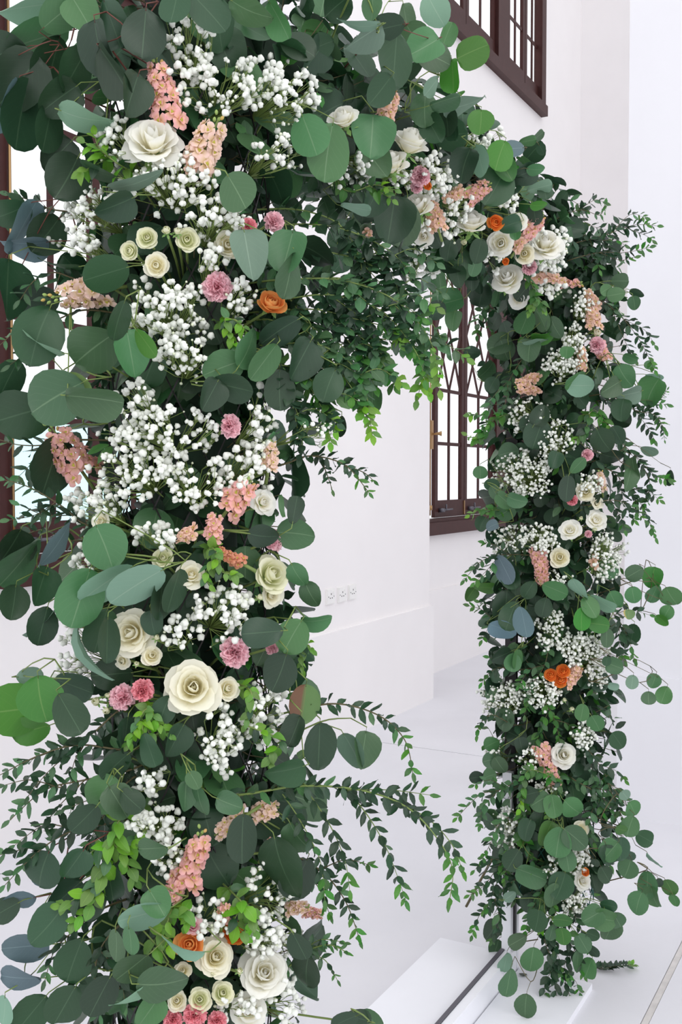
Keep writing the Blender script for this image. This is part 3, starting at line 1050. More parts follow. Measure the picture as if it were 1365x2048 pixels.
for px, py, ln, wd, ang, mt, lb, bd in (
    (326, 185, 140, 82, -100, 'rose_pink', 'upright pink stock spike at the top of near column above the open rose', 3),
    (413, 292, 118, 92, -62, 'peach', 'peach stock spike with green buds beside the topmost open rose', 6),
    (166, 586, 122, 92, 168, 'peach', 'pale peach stock spike pointing outwards, first from the top on the outer side', 7),
    (138, 905, 128, 100, -122, 'rose_pink', 'pink and peach stock spike against the window, lower one on the outer side', 6),
    (478, 992, 92, 76, -50, 'rose_pink', "salmon-pink stock spike under baby's breath on the opening side", 2),
    (428, 1052, 60, 50, -80, 'rose_pink', 'pink stock florets above the rust stock', 0),
    (372, 1070, 46, 46, 170, 'salmon', 'dull salmon stock florets deep in leaves above the flat cream rose', 0),
    (460, 1114, 64, 40, -150, 'rust', 'small rust-orange stock spike beside the flat open cream rose', 3),
    (386, 1722, 140, 76, -72, 'rose_pink', "pink stock spike with green tip under baby's breath at ankle height", 5),
    (350, 1778, 60, 60, 110, 'rose_pink', 'dark pink stock florets below the green-tipped spike', 0),
    (462, 1650, 84, 56, 150, 'peach', 'peach stock half hidden behind the dark oval leaf', 0),
    (532, 1622, 66, 54, -20, 'peach', 'peach stock florets on the opening side behind the dark oval leaf', 0),
    (448, 1824, 44, 40, -80, 'rose_pink', "small pink stock tip above baby's breath over the ranunculus", 2),
    (596, 1816, 54, 40, -10, 'peach', 'peach stock tip poking out on the opening side near the foot', 2),
    (628, 1826, 44, 34, 10, 'rose_pink', 'pink stock tip outermost on the opening side near the foot', 2),
    (541, 910, 66, 44, -80, 'peach', 'peach stock spike on the opening side by the thin leafy twig', 2),
    (590, 578, 60, 36, -95, 'salmon', 'salmon stock florets above the orange ranunculus on the opening side', 1),
    (540, 1690, 40, 30, -60, 'rose_pink', 'pink stock florets low on the opening side under the peach ones', 0),
    (385, 330, 60, 40, 110, 'salmon', 'shadowed salmon stock florets under the peach spike with green buds', 0),
):
    stock('N', .172, px, py, ln, wd, ang, mt, lb, bd)
rose('N', .185, 546, 602, 64, 'apricot', 'ranunculus', (.3, .8), 'orange ranunculus seen from the side at the opening side, upper near column', 'orange_ranunculus', 'ranunculus', 'orange ranunculus on the arch')
rose('N', .175, 380, 1890, 66, 'apricot', 'ranunculus', (-.15, .1), 'orange ranunculus low on near column beside the cream rose', 'orange_ranunculus', 'ranunculus', 'orange ranunculus on the arch')
rose('N', .15, 468, 1866, 52, 'orange', 'ranunculus', (.3, .3), 'deep orange ranunculus behind the cream rose near the foot', 'orange_ranunculus', 'ranunculus', 'orange ranunculus on the arch')
rose('N', .165, 386, 1850, 40, 'pink', 'loose', (.0, .6), "pale pink rose just above the low orange ranunculus", 'spray_rose', 'rose', SG)

# top beam
for px, py, sz, mt, st, fc, lb in (
    (820, 286, 78, 'white', 'bud_rose', (.5, 1.5), 'white rose with pointed petals, upper one of the leaning pair on the beam'),
    (783, 328, 72, 'white', 'bud_rose', (-.2, 1.3), 'white rose below its pointed neighbour in the leaning pair on the beam'),
    (688, 238, 64, 'white', 'bud_rose', (-.3, 1.0), 'white rose behind two large round leaves, first on the beam from the near column'),
    (836, 412, 66, 'white', 'bud_rose', (-.3, .9), 'white rose under the pink carnation on the beam'),
    (943, 446, 66, 'white', 'bud_rose', (.15, 1.3), 'white rose with a green bud beneath it, middle of the beam'),
    (1001, 486, 54, 'white', 'spray', (-.1, .1), 'white spray rose with round heart under the orange ranunculus'),
    (1091, 487, 74, 'white', 'rose', (.2, .8), 'large white rose at the far end of the beam'),
    (1014, 556, 66, 'white', 'rose', (-.3, .7), 'white rose hanging lowest on the beam near the far column'),
    (1038, 600, 46, 'white', 'loose', (.0, -.3), 'white rose under the lowest beam rose, half behind leaves'),
    (1036, 442, 44, 'white', 'spray', (.3, .5), 'white rose behind the salmon stock near the far end of the beam'),
    (1050, 508, 44, 'cream', 'spray', (.0, .0), 'pinkish cream spray rose between two white roses at the beam end'),
    (846, 474, 48, 'white', 'loose', (-.2, -.3), "white rose sunk in baby's breath below the salmon stock on the beam"),
):
    rose('B', .165, px, py, sz, mt, st, fc, lb)
rose('B', .17, 928, 484, 24, 'green_cream', 'half_bud', (.0, -.6), 'green rosebud under the middle white rose on the beam', 'rosebud', 'rosebud', 'green rosebuds on the arch')
rose('B', .17, 992, 444, 36, 'orange', 'ranunculus', (.3, .2), 'orange ranunculus on the beam above the white spray rose', 'orange_ranunculus', 'ranunculus', 'orange ranunculus on the arch')
rose('B', .165, 856, 372, 18, 'orange', 'ranunculus', (.1, .0), 'small orange ranunculus under the pink carnation on the beam', 'orange_ranunculus', 'ranunculus', 'orange ranunculus on the arch')
rose('B', .165, 1012, 523, 16, 'orange', 'ranunculus', (.1, .0), 'small orange ranunculus above the lowest white rose on the beam', 'orange_ranunculus', 'ranunculus', 'orange ranunculus on the arch')
for px, py, sz, mt, fc, lb in (
    (842, 352, 42, 'pink', (.1, .2), 'pink carnation on the beam beside the leaning white pair'),
    (834, 374, 26, 'pink', (-.1, -.1), 'small pink carnation just under the larger one on the beam'),
    (1060, 534, 32, 'pink', (.0, .1), 'pink carnation under the large white rose at the far end of the beam'),
):
    carnation('B', .17, px, py, sz, mt, fc, lb)
for px, py, ln, wd, ang, mt, lb, bd in (
    (779, 206, 64, 54, -70, 'salmon', 'salmon stock spike topmost on the beam above the leaning white pair', 4),
    (956, 383, 62, 52, -30, 'rose_pink', 'pink stock spike against the large dark leaf, upper middle of beam', 3),
    (868, 430, 70, 52, -110, 'salmon', 'salmon stock spike under the baby\'s breath, middle of the beam', 2),
    (1066, 450, 64, 54, -40, 'rose_pink', 'salmon-pink stock spike above the large white rose at the beam end', 2),
    (905, 392, 50, 32, 150, 'salmon', "dull salmon stock florets behind baby's breath, middle of the beam", 1),
    (1096, 556, 86, 30, 8, 'salmon', 'flat salmon stock spike below the large white rose, towards the far column', 1),
    (1142, 566, 46, 26, 10, 'rose_pink', 'pink and yellow stock tip at the corner of beam and far column', 4),
    (1040, 486, 34, 28, -60, 'salmon', 'salmon stock florets between white spray rose and the large white rose', 0),
    (735, 462, 60, 22, 80, 'salmon', 'shadowed salmon stock florets under the beam behind dark leaves', 0),
):
    stock('B', .168, px, py, ln, wd, ang, mt, lb, bd, flo=26)

# far column
for px, py, ln, wd, ang, mt, lb, bd in (
    (1186, 634, 50, 44, -100, 'salmon', 'salmon stock at the top of the far column, outer side', 3),
    (1056, 770, 58, 54, 170, 'salmon', 'salmon stock on the opening side of the far column by the window', 3),
    (1206, 706, 46, 40, 60, 'rose_pink', 'salmon-pink stock below the pink carnation on the far column', 0),
    (1164, 716, 52, 26, -95, 'salmon', "narrow salmon stock between two baby's breath clouds, upper far column", 0),
    (1082, 1136, 84, 44, 85, 'rose_pink', 'hanging pink stock spike at waist height on the far column', 2),
    (1147, 1350, 54, 42, -50, 'salmon', 'salmon stock beside the three orange ranunculus', 3),
    (1098, 1534, 104, 46, 70, 'rose_pink', 'deep pink stock spike beside the white rose at knee height', 1),
    (1203, 960, 44, 28, -100, 'peach', 'small peach stock above the cream rose on far column', 2),
    (1190, 1120, 30, 22, -80, 'salmon', 'half hidden salmon stock on the outer side at waist height', 0),
    (1182, 598, 46, 36, -120, 'salmon', 'salmon stock at the corner where beam meets far column', 2),
):
    stock('F', .165, px, py, ln, wd, ang, mt, lb, bd, flo=21)
for px, py, sz, mt, fc, lb in (
    (1196, 690, 34, 'pink', (.3, .1), 'pink carnation at the top of the far column'),
    (1145, 1000, 24, 'coral', (.0, .0), 'coral carnation beside the cream rose on the far column'),
    (1176, 910, 26, 'pink', (.3, .1), 'pink carnation half behind a leaf, chest height on far column'),
    (1178, 1068, 16, 'pink', (.2, .1), 'smallest pink carnation between the two white lisianthus-like blooms'),
):
    carnation('F', .165, px, py, sz, mt, fc, lb)
for px, py, sz, mt, st, fc, lb in (
    (1195, 665, 28, 'cream', 'half_bud', (.2, .2), 'cream rosebud above the topmost pink carnation of far column'),
    (1172, 984, 40, 'cream', 'spray', (.1, .1), 'cream rose at chest height, centre of the far column'),
    (1196, 1038, 48, 'white', 'loose', (.3, .3), 'white open flower on the outer side, upper of the white pair on far column'),
    (1140, 1058, 50, 'white', 'loose', (-.1, .5), 'white flat flower, lower of the white pair on far column'),
    (1120, 1115, 44, 'cream', 'spray', (.0, .2), 'cream rose beside the hanging pink stock'),
    (1128, 1510, 50, 'white', 'rose', (.1, .2), 'white rose at knee height beside the deep pink stock'),
    (1166, 1660, 36, 'cream', 'spray', (.5, .1), 'cream rose on outer side below knee height, far column'),
    (1167, 1762, 34, 'white', 'rose', (.5, .1), 'white rose lowest on the far column'),
    (1196, 1006, 28, 'cream', 'loose', (.4, .1), 'small cream rose beside the central cream rose on far column'),
):
    rose('F', .165, px, py, sz, mt, st, fc, lb)
for px, py, sz, lb in ((1122, 1360, 32, 'orange ranunculus, largest and lowest of the three on the far column'),
                       (1102, 1350, 28, 'orange ranunculus, opening-side one of the three on the far column'),
                       (1126, 1341, 30, 'orange ranunculus, hindmost of the three on the far column'),
                       (1172, 1744, 18, 'orange ranunculus above the lowest white rose on far column')):
    rose('F', .168, px, py, sz, 'orange', 'ranunculus', (-.1, .2), lb, 'orange_ranunculus', 'ranunculus', 'orange ranunculus on the arch')
for px, py, sz, lb in ((1145, 1418, 18, 'green rosebud on far column under the ranunculus'), (1130, 1400, 15, 'small green rosebud above its neighbour under the ranunculus'),
                       (1163, 1036, 14, 'green bud between the white pair on the far column'), (1190, 1058, 16, 'yellow-green bud under the upper white flower of far column')):
    rose('F', .175, px, py, sz, 'green_cream', 'half_bud', (.1, .3), lb, 'rosebud', 'rosebud', 'green rosebuds on the arch')

# ------------------------------------------------------------------ baby's breath clouds
for px, py, rx, ry, n, ph in (
    (385, 95, 55, 80, 58, 'highest on the near column behind the upright pink stock'),
    (455, 165, 105, 62, 92, 'above the green-budded peach stock'),
    (578, 185, 72, 70, 70, 'at the corner where the beam leaves the near column'),
    (560, 300, 58, 44, 36, 'under the corner cloud beside two large round leaves'),
    (232, 292, 34, 58, 34, 'at the outer side of the topmost open rose'),
    (330, 352, 118, 52, 104, 'just below the topmost open rose'),
    (168, 412, 58, 42, 44, 'at the outer edge under the fresh green sprig'),
    (425, 432, 82, 46, 62, 'above the cream rose and the round grey leaf'),
    (160, 482, 46, 32, 30, 'thin, at the outer edge above the pale peach stock'),
    (425, 512, 32, 34, 24, 'between spray roses and the bright pink carnation'),
    (330, 618, 98, 62, 110, 'wide, under the cluster of spray roses'),
    (372, 706, 66, 52, 62, 'hanging under the wide cloud below the spray roses'),
    (484, 592, 34, 42, 26, 'beside the bright pink carnation'),
    (272, 792, 36, 34, 26, 'shadowed, between two clouds on the near column'),
    (330, 862, 122, 52, 108, 'upper half of the broadest bank in the middle of near column'),
    (268, 942, 98, 56, 92, 'lower outer half of the broadest bank'),
    (392, 964, 66, 56, 62, 'lower inner half of the broadest bank'),
    (498, 938, 56, 52, 60, 'at the opening side above the salmon-pink stock'),
    (178, 1012, 50, 40, 40, 'under the window-side pink stock'),
    (522, 848, 22, 62, 30, 'thin and dim behind the edge-on carnation'),
    (172, 1112, 34, 44, 22, 'small, at window sill height on outer side'),
    (308, 1082, 50, 36, 28, 'shadowed, above the pale green spray rose'),
    (442, 1225, 62, 66, 76, 'above the hanging pink carnation'),
    (362, 1268, 34, 48, 24, 'between the two large cream roses'),
    (142, 1292, 38, 76, 42, 'at the outer edge beside the hidden cream rose'),
    (442, 1478, 58, 66, 72, 'under the large yellow-hearted rose'),
    (534, 1432, 52, 64, 54, 'on the opening side beside the browning leaf'),
    (300, 1562, 32, 36, 22, 'small, below knee height under dark twigs'),
    (300, 1648, 62, 46, 66, 'above the green-tipped pink stock'),
    (338, 1716, 34, 46, 34, 'at the outer side of the green-tipped pink stock'),
    (418, 1838, 46, 38, 42, 'just above the low cream rose'),
    (540, 1786, 46, 62, 50, 'on the opening side near the foot'),
    (545, 1874, 62, 48, 62, 'over the big buried white rose'),
    (575, 1992, 36, 60, 40, 'at the foot on the opening side'),
    (482, 2018, 44, 30, 30, 'lowest, under the row of three spray roses'),
):
    baby_breath('N', .185, px, py, rx, ry, n, ph)
baby_breath('N', .24, 640, 850, 34, 50, 22, 'thin and far out on the opening side of near column', 9)
for px, py, rx, ry, n, ph in (
    (875, 352, 46, 58, 70, 'beside the pink carnation on the beam'),
    (920, 410, 34, 40, 44, 'in the middle of the beam under the pink stock'),
    (968, 276, 34, 22, 22, 'on top of the beam behind grey leaves'),
    (1016, 402, 22, 26, 24, 'on the beam above the salmon-pink stock'),
    (1108, 500, 38, 52, 64, 'around the large white rose at the beam end'),
    (722, 332, 42, 28, 30, 'under the first white rose of the beam'),
    (848, 470, 34, 40, 40, 'below the salmon stock in the middle of the beam'),
    (1100, 588, 40, 34, 46, 'at the corner under the flat salmon stock'),
    (985, 520, 24, 30, 26, 'beside the white spray rose on the beam'),
    (688, 352, 40, 34, 22, 'thin, under the beam near two large round leaves'),
    (905, 455, 24, 40, 28, 'at the opening side of the middle white rose'),
    (800, 360, 30, 24, 22, 'under the leaning white pair'),
    (1078, 530, 26, 24, 24, 'between the beam-end rose and the pink carnation'),
    (822, 545, 34, 34, 24, 'dim, hanging under the beam'),
):
    baby_breath('B', .175, px, py, rx, ry, n, ph, 10.5)
for px, py, rx, ry, n, ph in (
    (1052, 832, 48, 40, 90, 'on the opening side at window height'),
    (1148, 690, 26, 56, 110, 'narrow, at the top of the far column'),
    (1122, 730, 36, 34, 80, 'below the corner of beam and far column'),
    (1048, 948, 66, 50, 190, 'wide, on the opening side above the window sill'),
    (1108, 882, 44, 44, 90, 'in the middle at chest height'),
    (1082, 1084, 48, 34, 90, 'above the hanging pink stock'),
    (1020, 1090, 34, 44, 60, 'bluish, behind the hanging pink stock'),
    (1216, 1112, 34, 56, 150, 'on the outer side at waist height'),
    (1104, 1258, 34, 46, 90, 'below the waist in the middle'),
    (1158, 1300, 48, 40, 130, 'above the three orange ranunculus'),
    (1196, 1320, 30, 66, 120, 'on the outer side of the ranunculus'),
    (1086, 1386, 46, 36, 110, 'under the ranunculus on the opening side'),
    (1000, 1398, 46, 46, 120, 'farthest out on the opening side at knee height'),
    (1168, 1472, 26, 34, 60, 'outer side beside the white rose at knee height'),
    (1010, 1660, 28, 48, 90, 'on the opening side below the knee'),
    (1162, 1716, 20, 44, 80, 'around the lowest white rose'),
    (1148, 1806, 30, 36, 90, 'lowest on the outer side'),
    (1106, 1736, 28, 26, 22, 'sparse, in a dark gap near the foot'),
    (1180, 966, 34, 24, 50, 'beside the peach stock at chest height'),
    (1060, 1520, 22, 40, 50, 'dim, beside the deep pink stock'),
    (985, 1510, 18, 40, 36, 'thin, at the edge of the opening under the knee'),
    (1118, 1165, 22, 26, 30, 'small, under the cream rose at waist height'),
    (1100, 1580, 30, 22, 40, 'under the deep pink stock'),
    (1168, 610, 26, 30, 50, 'at the corner, outer side'),
):
    baby_breath('F', .18, px, py, rx, ry, n, ph, 7.0)

# ------------------------------------------------------------------ broad-leaved eucalyptus, near column
LB = leaf_branch
LB('N', .22, 'reaching out at the very top, outer side', [(70, 78, 132, 66, -22, 'm'), (48, 12, 110, 44, 175, 'p'), (120, 28, 90, 66, -40, 'm'), (36, 165, 130, 100, 130, 'd')], 'r')
LB('N', .22, 'with a folded grey leaf, top outer edge', [(42, 228, 140, 84, 105, 'd'), (16, 218, 120, 44, 110, 'b'), (92, 256, 96, 52, 105, 'd'), (10, 110, 90, 80, 160, 'd')], 'r')
LB('N', .21, 'above the upright pink stock', [(288, 67, 98, 84, 95, 'd'), (225, 48, 100, 64, 70, 'd'), (232, 142, 112, 56, 55, 'd'), (165, 30, 84, 70, 60, 'm')], 'r')
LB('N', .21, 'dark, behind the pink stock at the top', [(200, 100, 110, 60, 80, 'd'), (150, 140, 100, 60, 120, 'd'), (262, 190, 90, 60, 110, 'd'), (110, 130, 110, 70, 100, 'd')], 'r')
LB('N', .21, 'with a long grey leaf beside the open rose', [(168, 238, 110, 42, 20, 'p'), (118, 312, 80, 64, 130, 'd'), (132, 356, 100, 84, 120, 'd'), (120, 200, 90, 70, 140, 'd')])
LB('N', .22, 'leaning over the top corner', [(420, 30, 95, 70, 50, 'd'), (500, 22, 90, 50, 30, 'm'), (350, 12, 80, 60, 100, 'd'), (560, 40, 80, 46, 60, 'm')])
LB('N', .225, 'with a pale oval leaf below the open rose', [(268, 378, 106, 34, 4, 'p'), (232, 415, 82, 52, 150, 'd'), (196, 348, 78, 28, -170, 'd')])
LB('N', .225, 'with one round leaf under the peach stock', [(475, 384, 82, 74, 60, 'm')])
LB('N', .23, 'with three round leaves hanging on the opening side', [(500, 505, 98, 72, 75, 'p'), (575, 505, 90, 74, 105, 'm'), (583, 552, 90, 42, 95, 'm')])
LB('N', .21, 'of two large leaves at the beam corner', [(620, 272, 92, 72, 70, 'm'), (656, 306, 112, 84, 100, 'm')])
LB('N', .20, 'upright at the outer edge, grey', [(44, 455, 118, 42, -62, 'b'), (50, 492, 92, 40, 170, 'b'), (20, 430, 90, 60, 150, 'd'), (90, 470, 90, 70, 130, 'd')], 'r')
LB('N', .20, 'dark, behind the pale peach stock', [(212, 546, 92, 72, 165, 'd'), (70, 604, 96, 62, 165, 'd'), (12, 580, 120, 60, 95, 'd'), (120, 540, 90, 26, 170, 'd')])
LB('N', .235, 'with one very large round grey leaf, outer side', [(190, 700, 108, 96, 140, 'm'), (266, 706, 92, 70, 75, 'm'), (294, 685, 66, 30, 50, 'g'), (236, 640, 80, 40, 110, 'd')])
LB('N', .24, 'with broad overlapping leaves and one yellowed edge', [(80, 672, 120, 92, 110, 'd'), (82, 700, 100, 22, -172, 'p'), (108, 798, 138, 100, 150, 'm'), (152, 782, 78, 60, 60, 'y'), (190, 796, 112, 66, 5, 'm')], 'g')
LB('N', .22, 'dark, drooping at the outer edge by the window', [(48, 832, 128, 92, 160, 'd'), (100, 930, 120, 76, 110, 'd'), (14, 760, 90, 60, 120, 'd')])
LB('N', .21, 'of dark leaves inside the opening side', [(448, 735, 82, 62, 160, 'm'), (498, 697, 86, 40, -60, 'm'), (526, 722, 86, 46, 130, 'm'), (466, 772, 84, 52, 10, 'd')])
LB('N', .21, 'dark, above the edge-on carnation', [(560, 660, 90, 50, 150, 'd'), (600, 720, 90, 60, 120, 'd'), (560, 780, 80, 60, 90, 'd'), (420, 790, 70, 50, 120, 'd')])
LB('N', .25, 'hanging grey leaves at window sill height, outer edge', [(45, 1128, 118, 52, 122, 'm'), (118, 1096, 108, 34, -42, 'b'), (18, 1110, 110, 60, 115, 'd'), (26, 1205, 70, 56, 100, 'd'), (80, 1172, 80, 50, 110, 'd')])
LB('N', .245, 'with two long pale leaves over the green spray rose', [(212, 1164, 122, 56, 150, 'p'), (272, 1168, 122, 66, 152, 'p'), (208, 1094, 92, 82, 70, 'm'), (160, 1195, 120, 92, 110, 'm')])
LB('N', .20, 'shadowed, between the green spray rose and cream rose', [(320, 1190, 98, 42, 100, 'd'), (345, 1180, 90, 40, 110, 'd'), (306, 1246, 50, 42, 80, 'd'), (200, 1260, 90, 60, 110, 'd')])
LB('N', .24, 'with narrow drooping pale leaves, outer side', [(168, 1312, 122, 26, 78, 'p'), (105, 1236, 118, 24, 118, 'p'), (85, 1252, 78, 56, 105, 'd'), (212, 1280, 90, 40, 95, 'd')])
LB('N', .25, 'with big bright round leaves at knee height, outer side', [(32, 1418, 112, 104, 175, 'g'), (84, 1398, 92, 84, 80, 'g'), (62, 1464, 76, 52, 160, 'g'), (60, 1354, 52, 38, 0, 'p'), (140, 1428, 90, 66, 60, 'd')])
LB('N', .19, 'behind the twin carnations', [(225, 1352, 82, 54, 170, 'd'), (148, 1372, 80, 50, 20, 'd'), (330, 1420, 60, 44, 110, 'd')])
LB('N', .22, 'with two fresh leaves on the opening side above the sockets', [(592, 1068, 76, 60, 5, 'm'), (527, 1072, 62, 42, 10, 'd'), (590, 1020, 56, 34, -80, 'd')])
LB('N', .22, 'thin, with two leaves hanging before the wall', [(596, 1150, 54, 40, 60, 'm'), (622, 1188, 54, 38, 65, 'm')])
LB('N', .225, 'of four round leaves beside the sockets', [(525, 1265, 82, 62, 175, 'd'), (586, 1272, 72, 64, 120, 'm'), (632, 1243, 60, 32, 5, 'm'), (560, 1345, 80, 66, 110, 'd')])
LB('N', .23, 'with a browning leaf on the opening side', [(606, 1408, 78, 56, 100, 'r'), (590, 1462, 66, 50, 110, 'd'), (636, 1492, 92, 58, 95, 'd'), (572, 1545, 80, 46, 160, 'd')])
LB('N', .24, 'of two leaves, farthest out on the opening side', [(706, 1500, 76, 40, 60, 'p'), (726, 1500, 74, 46, 100, 'm')])
LB('N', .225, 'grey, below knee height, outer side', [(206, 1590, 88, 70, 120, 'm'), (236, 1604, 70, 60, 60, 'm'), (265, 1600, 60, 44, 40, 'd'), (170, 1640, 70, 50, 130, 'd')])
LB('N', .225, 'of small grey leaves above the peach stock', [(370, 1592, 58, 36, 95, 'm'), (398, 1602, 64, 34, 85, 'm'), (460, 1606, 56, 42, 20, 'm'), (388, 1560, 40, 30, 60, 'm')])
LB('N', .235, 'with a dark oval leaf over the peach stock', [(483, 1677, 92, 56, 95, 'd')])
LB('N', .23, 'with a long dark leaf near the foot, opening side', [(566, 1738, 128, 66, 75, 'd'), (598, 1676, 70, 46, 60, 'm'), (600, 1760, 90, 60, 110, 'd')])
LB('N', .235, 'blue-grey, on a bare red twig near the foot', [(92, 1750, 58, 38, 175, 'b'), (84, 1742, 86, 74, 110, 'd'), (150, 1730, 70, 50, 120, 'd'), (40, 1800, 66, 28, 170, 'b')], 'r')
LB('N', .245, 'pale blue, lowest at the outer edge', [(52, 1890, 92, 48, 178, 'b'), (40, 1960, 84, 40, 175, 'b'), (96, 1850, 90, 70, 130, 'd'), (12, 1820, 60, 46, 150, 'd'), (10, 2020, 60, 30, 90, 'p')])
LB('N', .235, 'grey, above the low orange ranunculus', [(286, 1826, 98, 44, 168, 'p'), (314, 1806, 60, 54, 60, 'm'), (305, 1700, 64, 40, 170, 'm')])
LB('N', .24, 'with long grey leaves at the foot', [(264, 1932, 84, 52, 145, 'm'), (234, 1890, 64, 30, 85, 'm'), (262, 1880, 56, 28, 80, 'm'), (270, 2002, 86, 22, 132, 'p'), (325, 1968, 100, 58, 0, 'm')])
LB('N', .25, 'with a pale leaf across the orange ranunculus', [(366, 1905, 88, 24, 178, 'p')])
LB('N', .22, 'dark, at the bottom edge outer side', [(300, 2026, 70, 54, 120, 'm'), (200, 1990, 90, 66, 120, 'd'), (150, 1920, 90, 70, 110, 'd'), (130, 2010, 90, 70, 120, 'd'), (60, 2030, 90, 60, 130, 'd')])
LB('N', .22, 'dark, at the foot on the opening side', [(612, 1945, 76, 60, 100, 'd'), (600, 1890, 60, 40, 60, 'd')])
LB('N', .27, 'poking in at the bottom edge over the base', [(715, 2036, 60, 34, -165, 'd'), (745, 2044, 50, 30, -140, 'm'), (690, 2040, 56, 30, 160, 'd')])
LB('N', .20, 'dark, low on the outer side under the fresh sprig', [(180, 1800, 80, 60, 110, 'd'), (220, 1760, 80, 50, 80, 'd'), (130, 1790, 80, 56, 140, 'd')])
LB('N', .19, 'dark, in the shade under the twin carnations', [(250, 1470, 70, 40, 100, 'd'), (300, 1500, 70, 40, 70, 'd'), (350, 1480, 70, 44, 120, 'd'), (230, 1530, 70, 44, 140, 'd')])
# beam
LB('B', .22, 'lying over the start of the beam', [(790, 120, 112, 58, 95, 'd'), (828, 75, 60, 62, 60, 'm'), (846, 96, 80, 66, 150, 'm'), (770, 55, 80, 50, 170, 'd')], 'r')
LB('B', .22, 'with two bright leaves at its tip, standing off the beam', [(945, 103, 66, 60, -25, 'g'), (907, 153, 64, 38, 85, 'g'), (868, 110, 70, 58, 20, 'm'), (895, 68, 46, 32, -70, 'm')])
LB('B', .22, 'of pale leaves on top of the beam, first from near column', [(720, 58, 80, 26, 165, 'p'), (726, 72, 84, 40, 150, 'p'), (745, 15, 52, 36, 90, 'm'), (812, 36, 64, 42, 80, 'm'), (872, 18, 66, 54, 60, 'p')])
LB('B', .20, 'of dark round leaves above the leaning white pair', [(852, 219, 66, 52, 90, 'm'), (760, 180, 70, 50, 130, 'd'), (868, 260, 60, 50, 60, 'd'), (895, 240, 64, 38, 80, 'd')])
LB('B', .22, 'with a bright round leaf, crest of the beam', [(961, 246, 58, 48, 95, 'g'), (930, 212, 88, 30, -8, 'p'), (866, 174, 46, 24, 120, 'p'), (912, 255, 56, 26, 85, 'd'), (890, 200, 60, 30, -20, 'm')])
LB('B', .215, 'with one large round leaf before the leaning white pair', [(743, 275, 90, 84, 95, 'm')])
LB('B', .20, 'of broad leaves below the crest', [(1000, 312, 64, 54, 110, 'g'), (990, 374, 82, 66, 120, 'd'), (962, 322, 64, 34, 70, 'p'), (930, 330, 66, 56, 110, 'd'), (1012, 340, 50, 40, 60, 'g')])
LB('B', .20, 'with small grey leaves, far crest of the beam', [(1028, 297, 44, 32, 175, 'b'), (1056, 282, 34, 20, -10, 'm'), (1074, 275, 36, 16, -40, 'm'), (1084, 299, 24, 20, 60, 'd'), (1072, 340, 36, 22, 10, 'm')], 'b')
LB('B', .19, 'at the far end of the beam, outer side', [(1080, 375, 50, 26, -15, 'p'), (1050, 350, 54, 38, 150, 'd'), (1078, 412, 34, 18, 10, 'g'), (1090, 386, 30, 30, 80, 'd'), (1070, 430, 40, 30, 80, 'd')])
LB('B', .205, 'with two dark overlapping leaves under the white pair', [(782, 440, 96, 82, 100, 'd'), (806, 446, 94, 70, 100, 'm'), (712, 416, 60, 22, 10, 'p'), (745, 400, 70, 46, 120, 'd')])
LB('B', .20, 'with a dark leaf in front of the beam-end roses', [(1022, 450, 44, 34, 160, 'd'), (1032, 470, 20, 34, 90, 'm')])
LB('B', .19, 'hanging before the window under the beam', [(880, 556, 62, 38, 80, 'm'), (895, 605, 64, 50, 165, 'm'), (908, 640, 40, 32, 100, 'm'), (917, 552, 46, 30, 90, 'd'), (875, 620, 40, 34, 120, 'd'), (852, 570, 60, 20, 110, 'p')])
LB('B', .18, 'dark, under the middle white rose', [(945, 560, 40, 30, 90, 'd'), (960, 500, 50, 36, 100, 'd'), (948, 530, 46, 26, 110, 'm'), (900, 500, 44, 34, 100, 'd'), (870, 510, 44, 30, 110, 'm')])
LB('B', .20, 'of mid-green leaves in the shade under the beam', [(715, 577, 60, 56, 100, 'm'), (690, 520, 60, 40, 120, 'd'), (640, 560, 60, 44, 120, 'd'), (700, 470, 60, 46, 100, 'd')])
LB('N', .24, 'of grey-green leaves hanging low into the opening', [(755, 733, 78, 54, 100, 'm'), (745, 800, 54, 46, 90, 'm'), (684, 853, 42, 22, 90, 'd'), (700, 780, 60, 50, 100, 'd'), (660, 770, 70, 56, 110, 'd')])
# far column
LB('F', .19, 'with round leaves at the window, top of opening side', [(1000, 690, 50, 44, 160, 'm'), (1010, 700, 44, 40, 70, 'm'), (975, 740, 46, 34, -40, 'm'), (985, 770, 34, 28, 120, 'd'), (945, 705, 34, 24, 10, 'd')])
LB('F', .20, 'with bright leaves under the lowest beam rose', [(1050, 645, 50, 40, 110, 'm'), (1086, 674, 46, 24, 5, 'g'), (1070, 688, 50, 16, 8, 'p'), (1085, 640, 50, 30, 60, 'm'), (1110, 655, 46, 30, 70, 'm'), (1060, 700, 44, 44, 100, 'm')])
LB('F', .21, 'with a pale folded leaf, upper outer side', [(1160, 771, 56, 42, 5, 'p'), (1135, 705, 24, 44, 95, 'm'), (1150, 760, 50, 24, 150, 'm')])
LB('F', .24, 'with a trio of blue-green leaves at the upper outer edge', [(1240, 562, 36, 32, 0, 'm'), (1233, 589, 36, 28, 170, 'm'), (1269, 606, 28, 24, 80, 'm'), (1275, 585, 30, 14, 20, 'd'), (1213, 580, 26, 22, 150, 'm')])
LB('F', .26, 'with large round leaves leaning out over the outer side', [(1304, 784, 58, 56, 120, 'm'), (1262, 790, 48, 30, 160, 'p'), (1220, 775, 50, 38, 150, 'm'), (1250, 752, 50, 46, 60, 'm'), (1300, 730, 22, 18, 0, 'm'), (1262, 715, 30, 20, 20, 'm'), (1310, 752, 36, 14, 10, 'p'), (1245, 820, 44, 40, 100, 'd')])
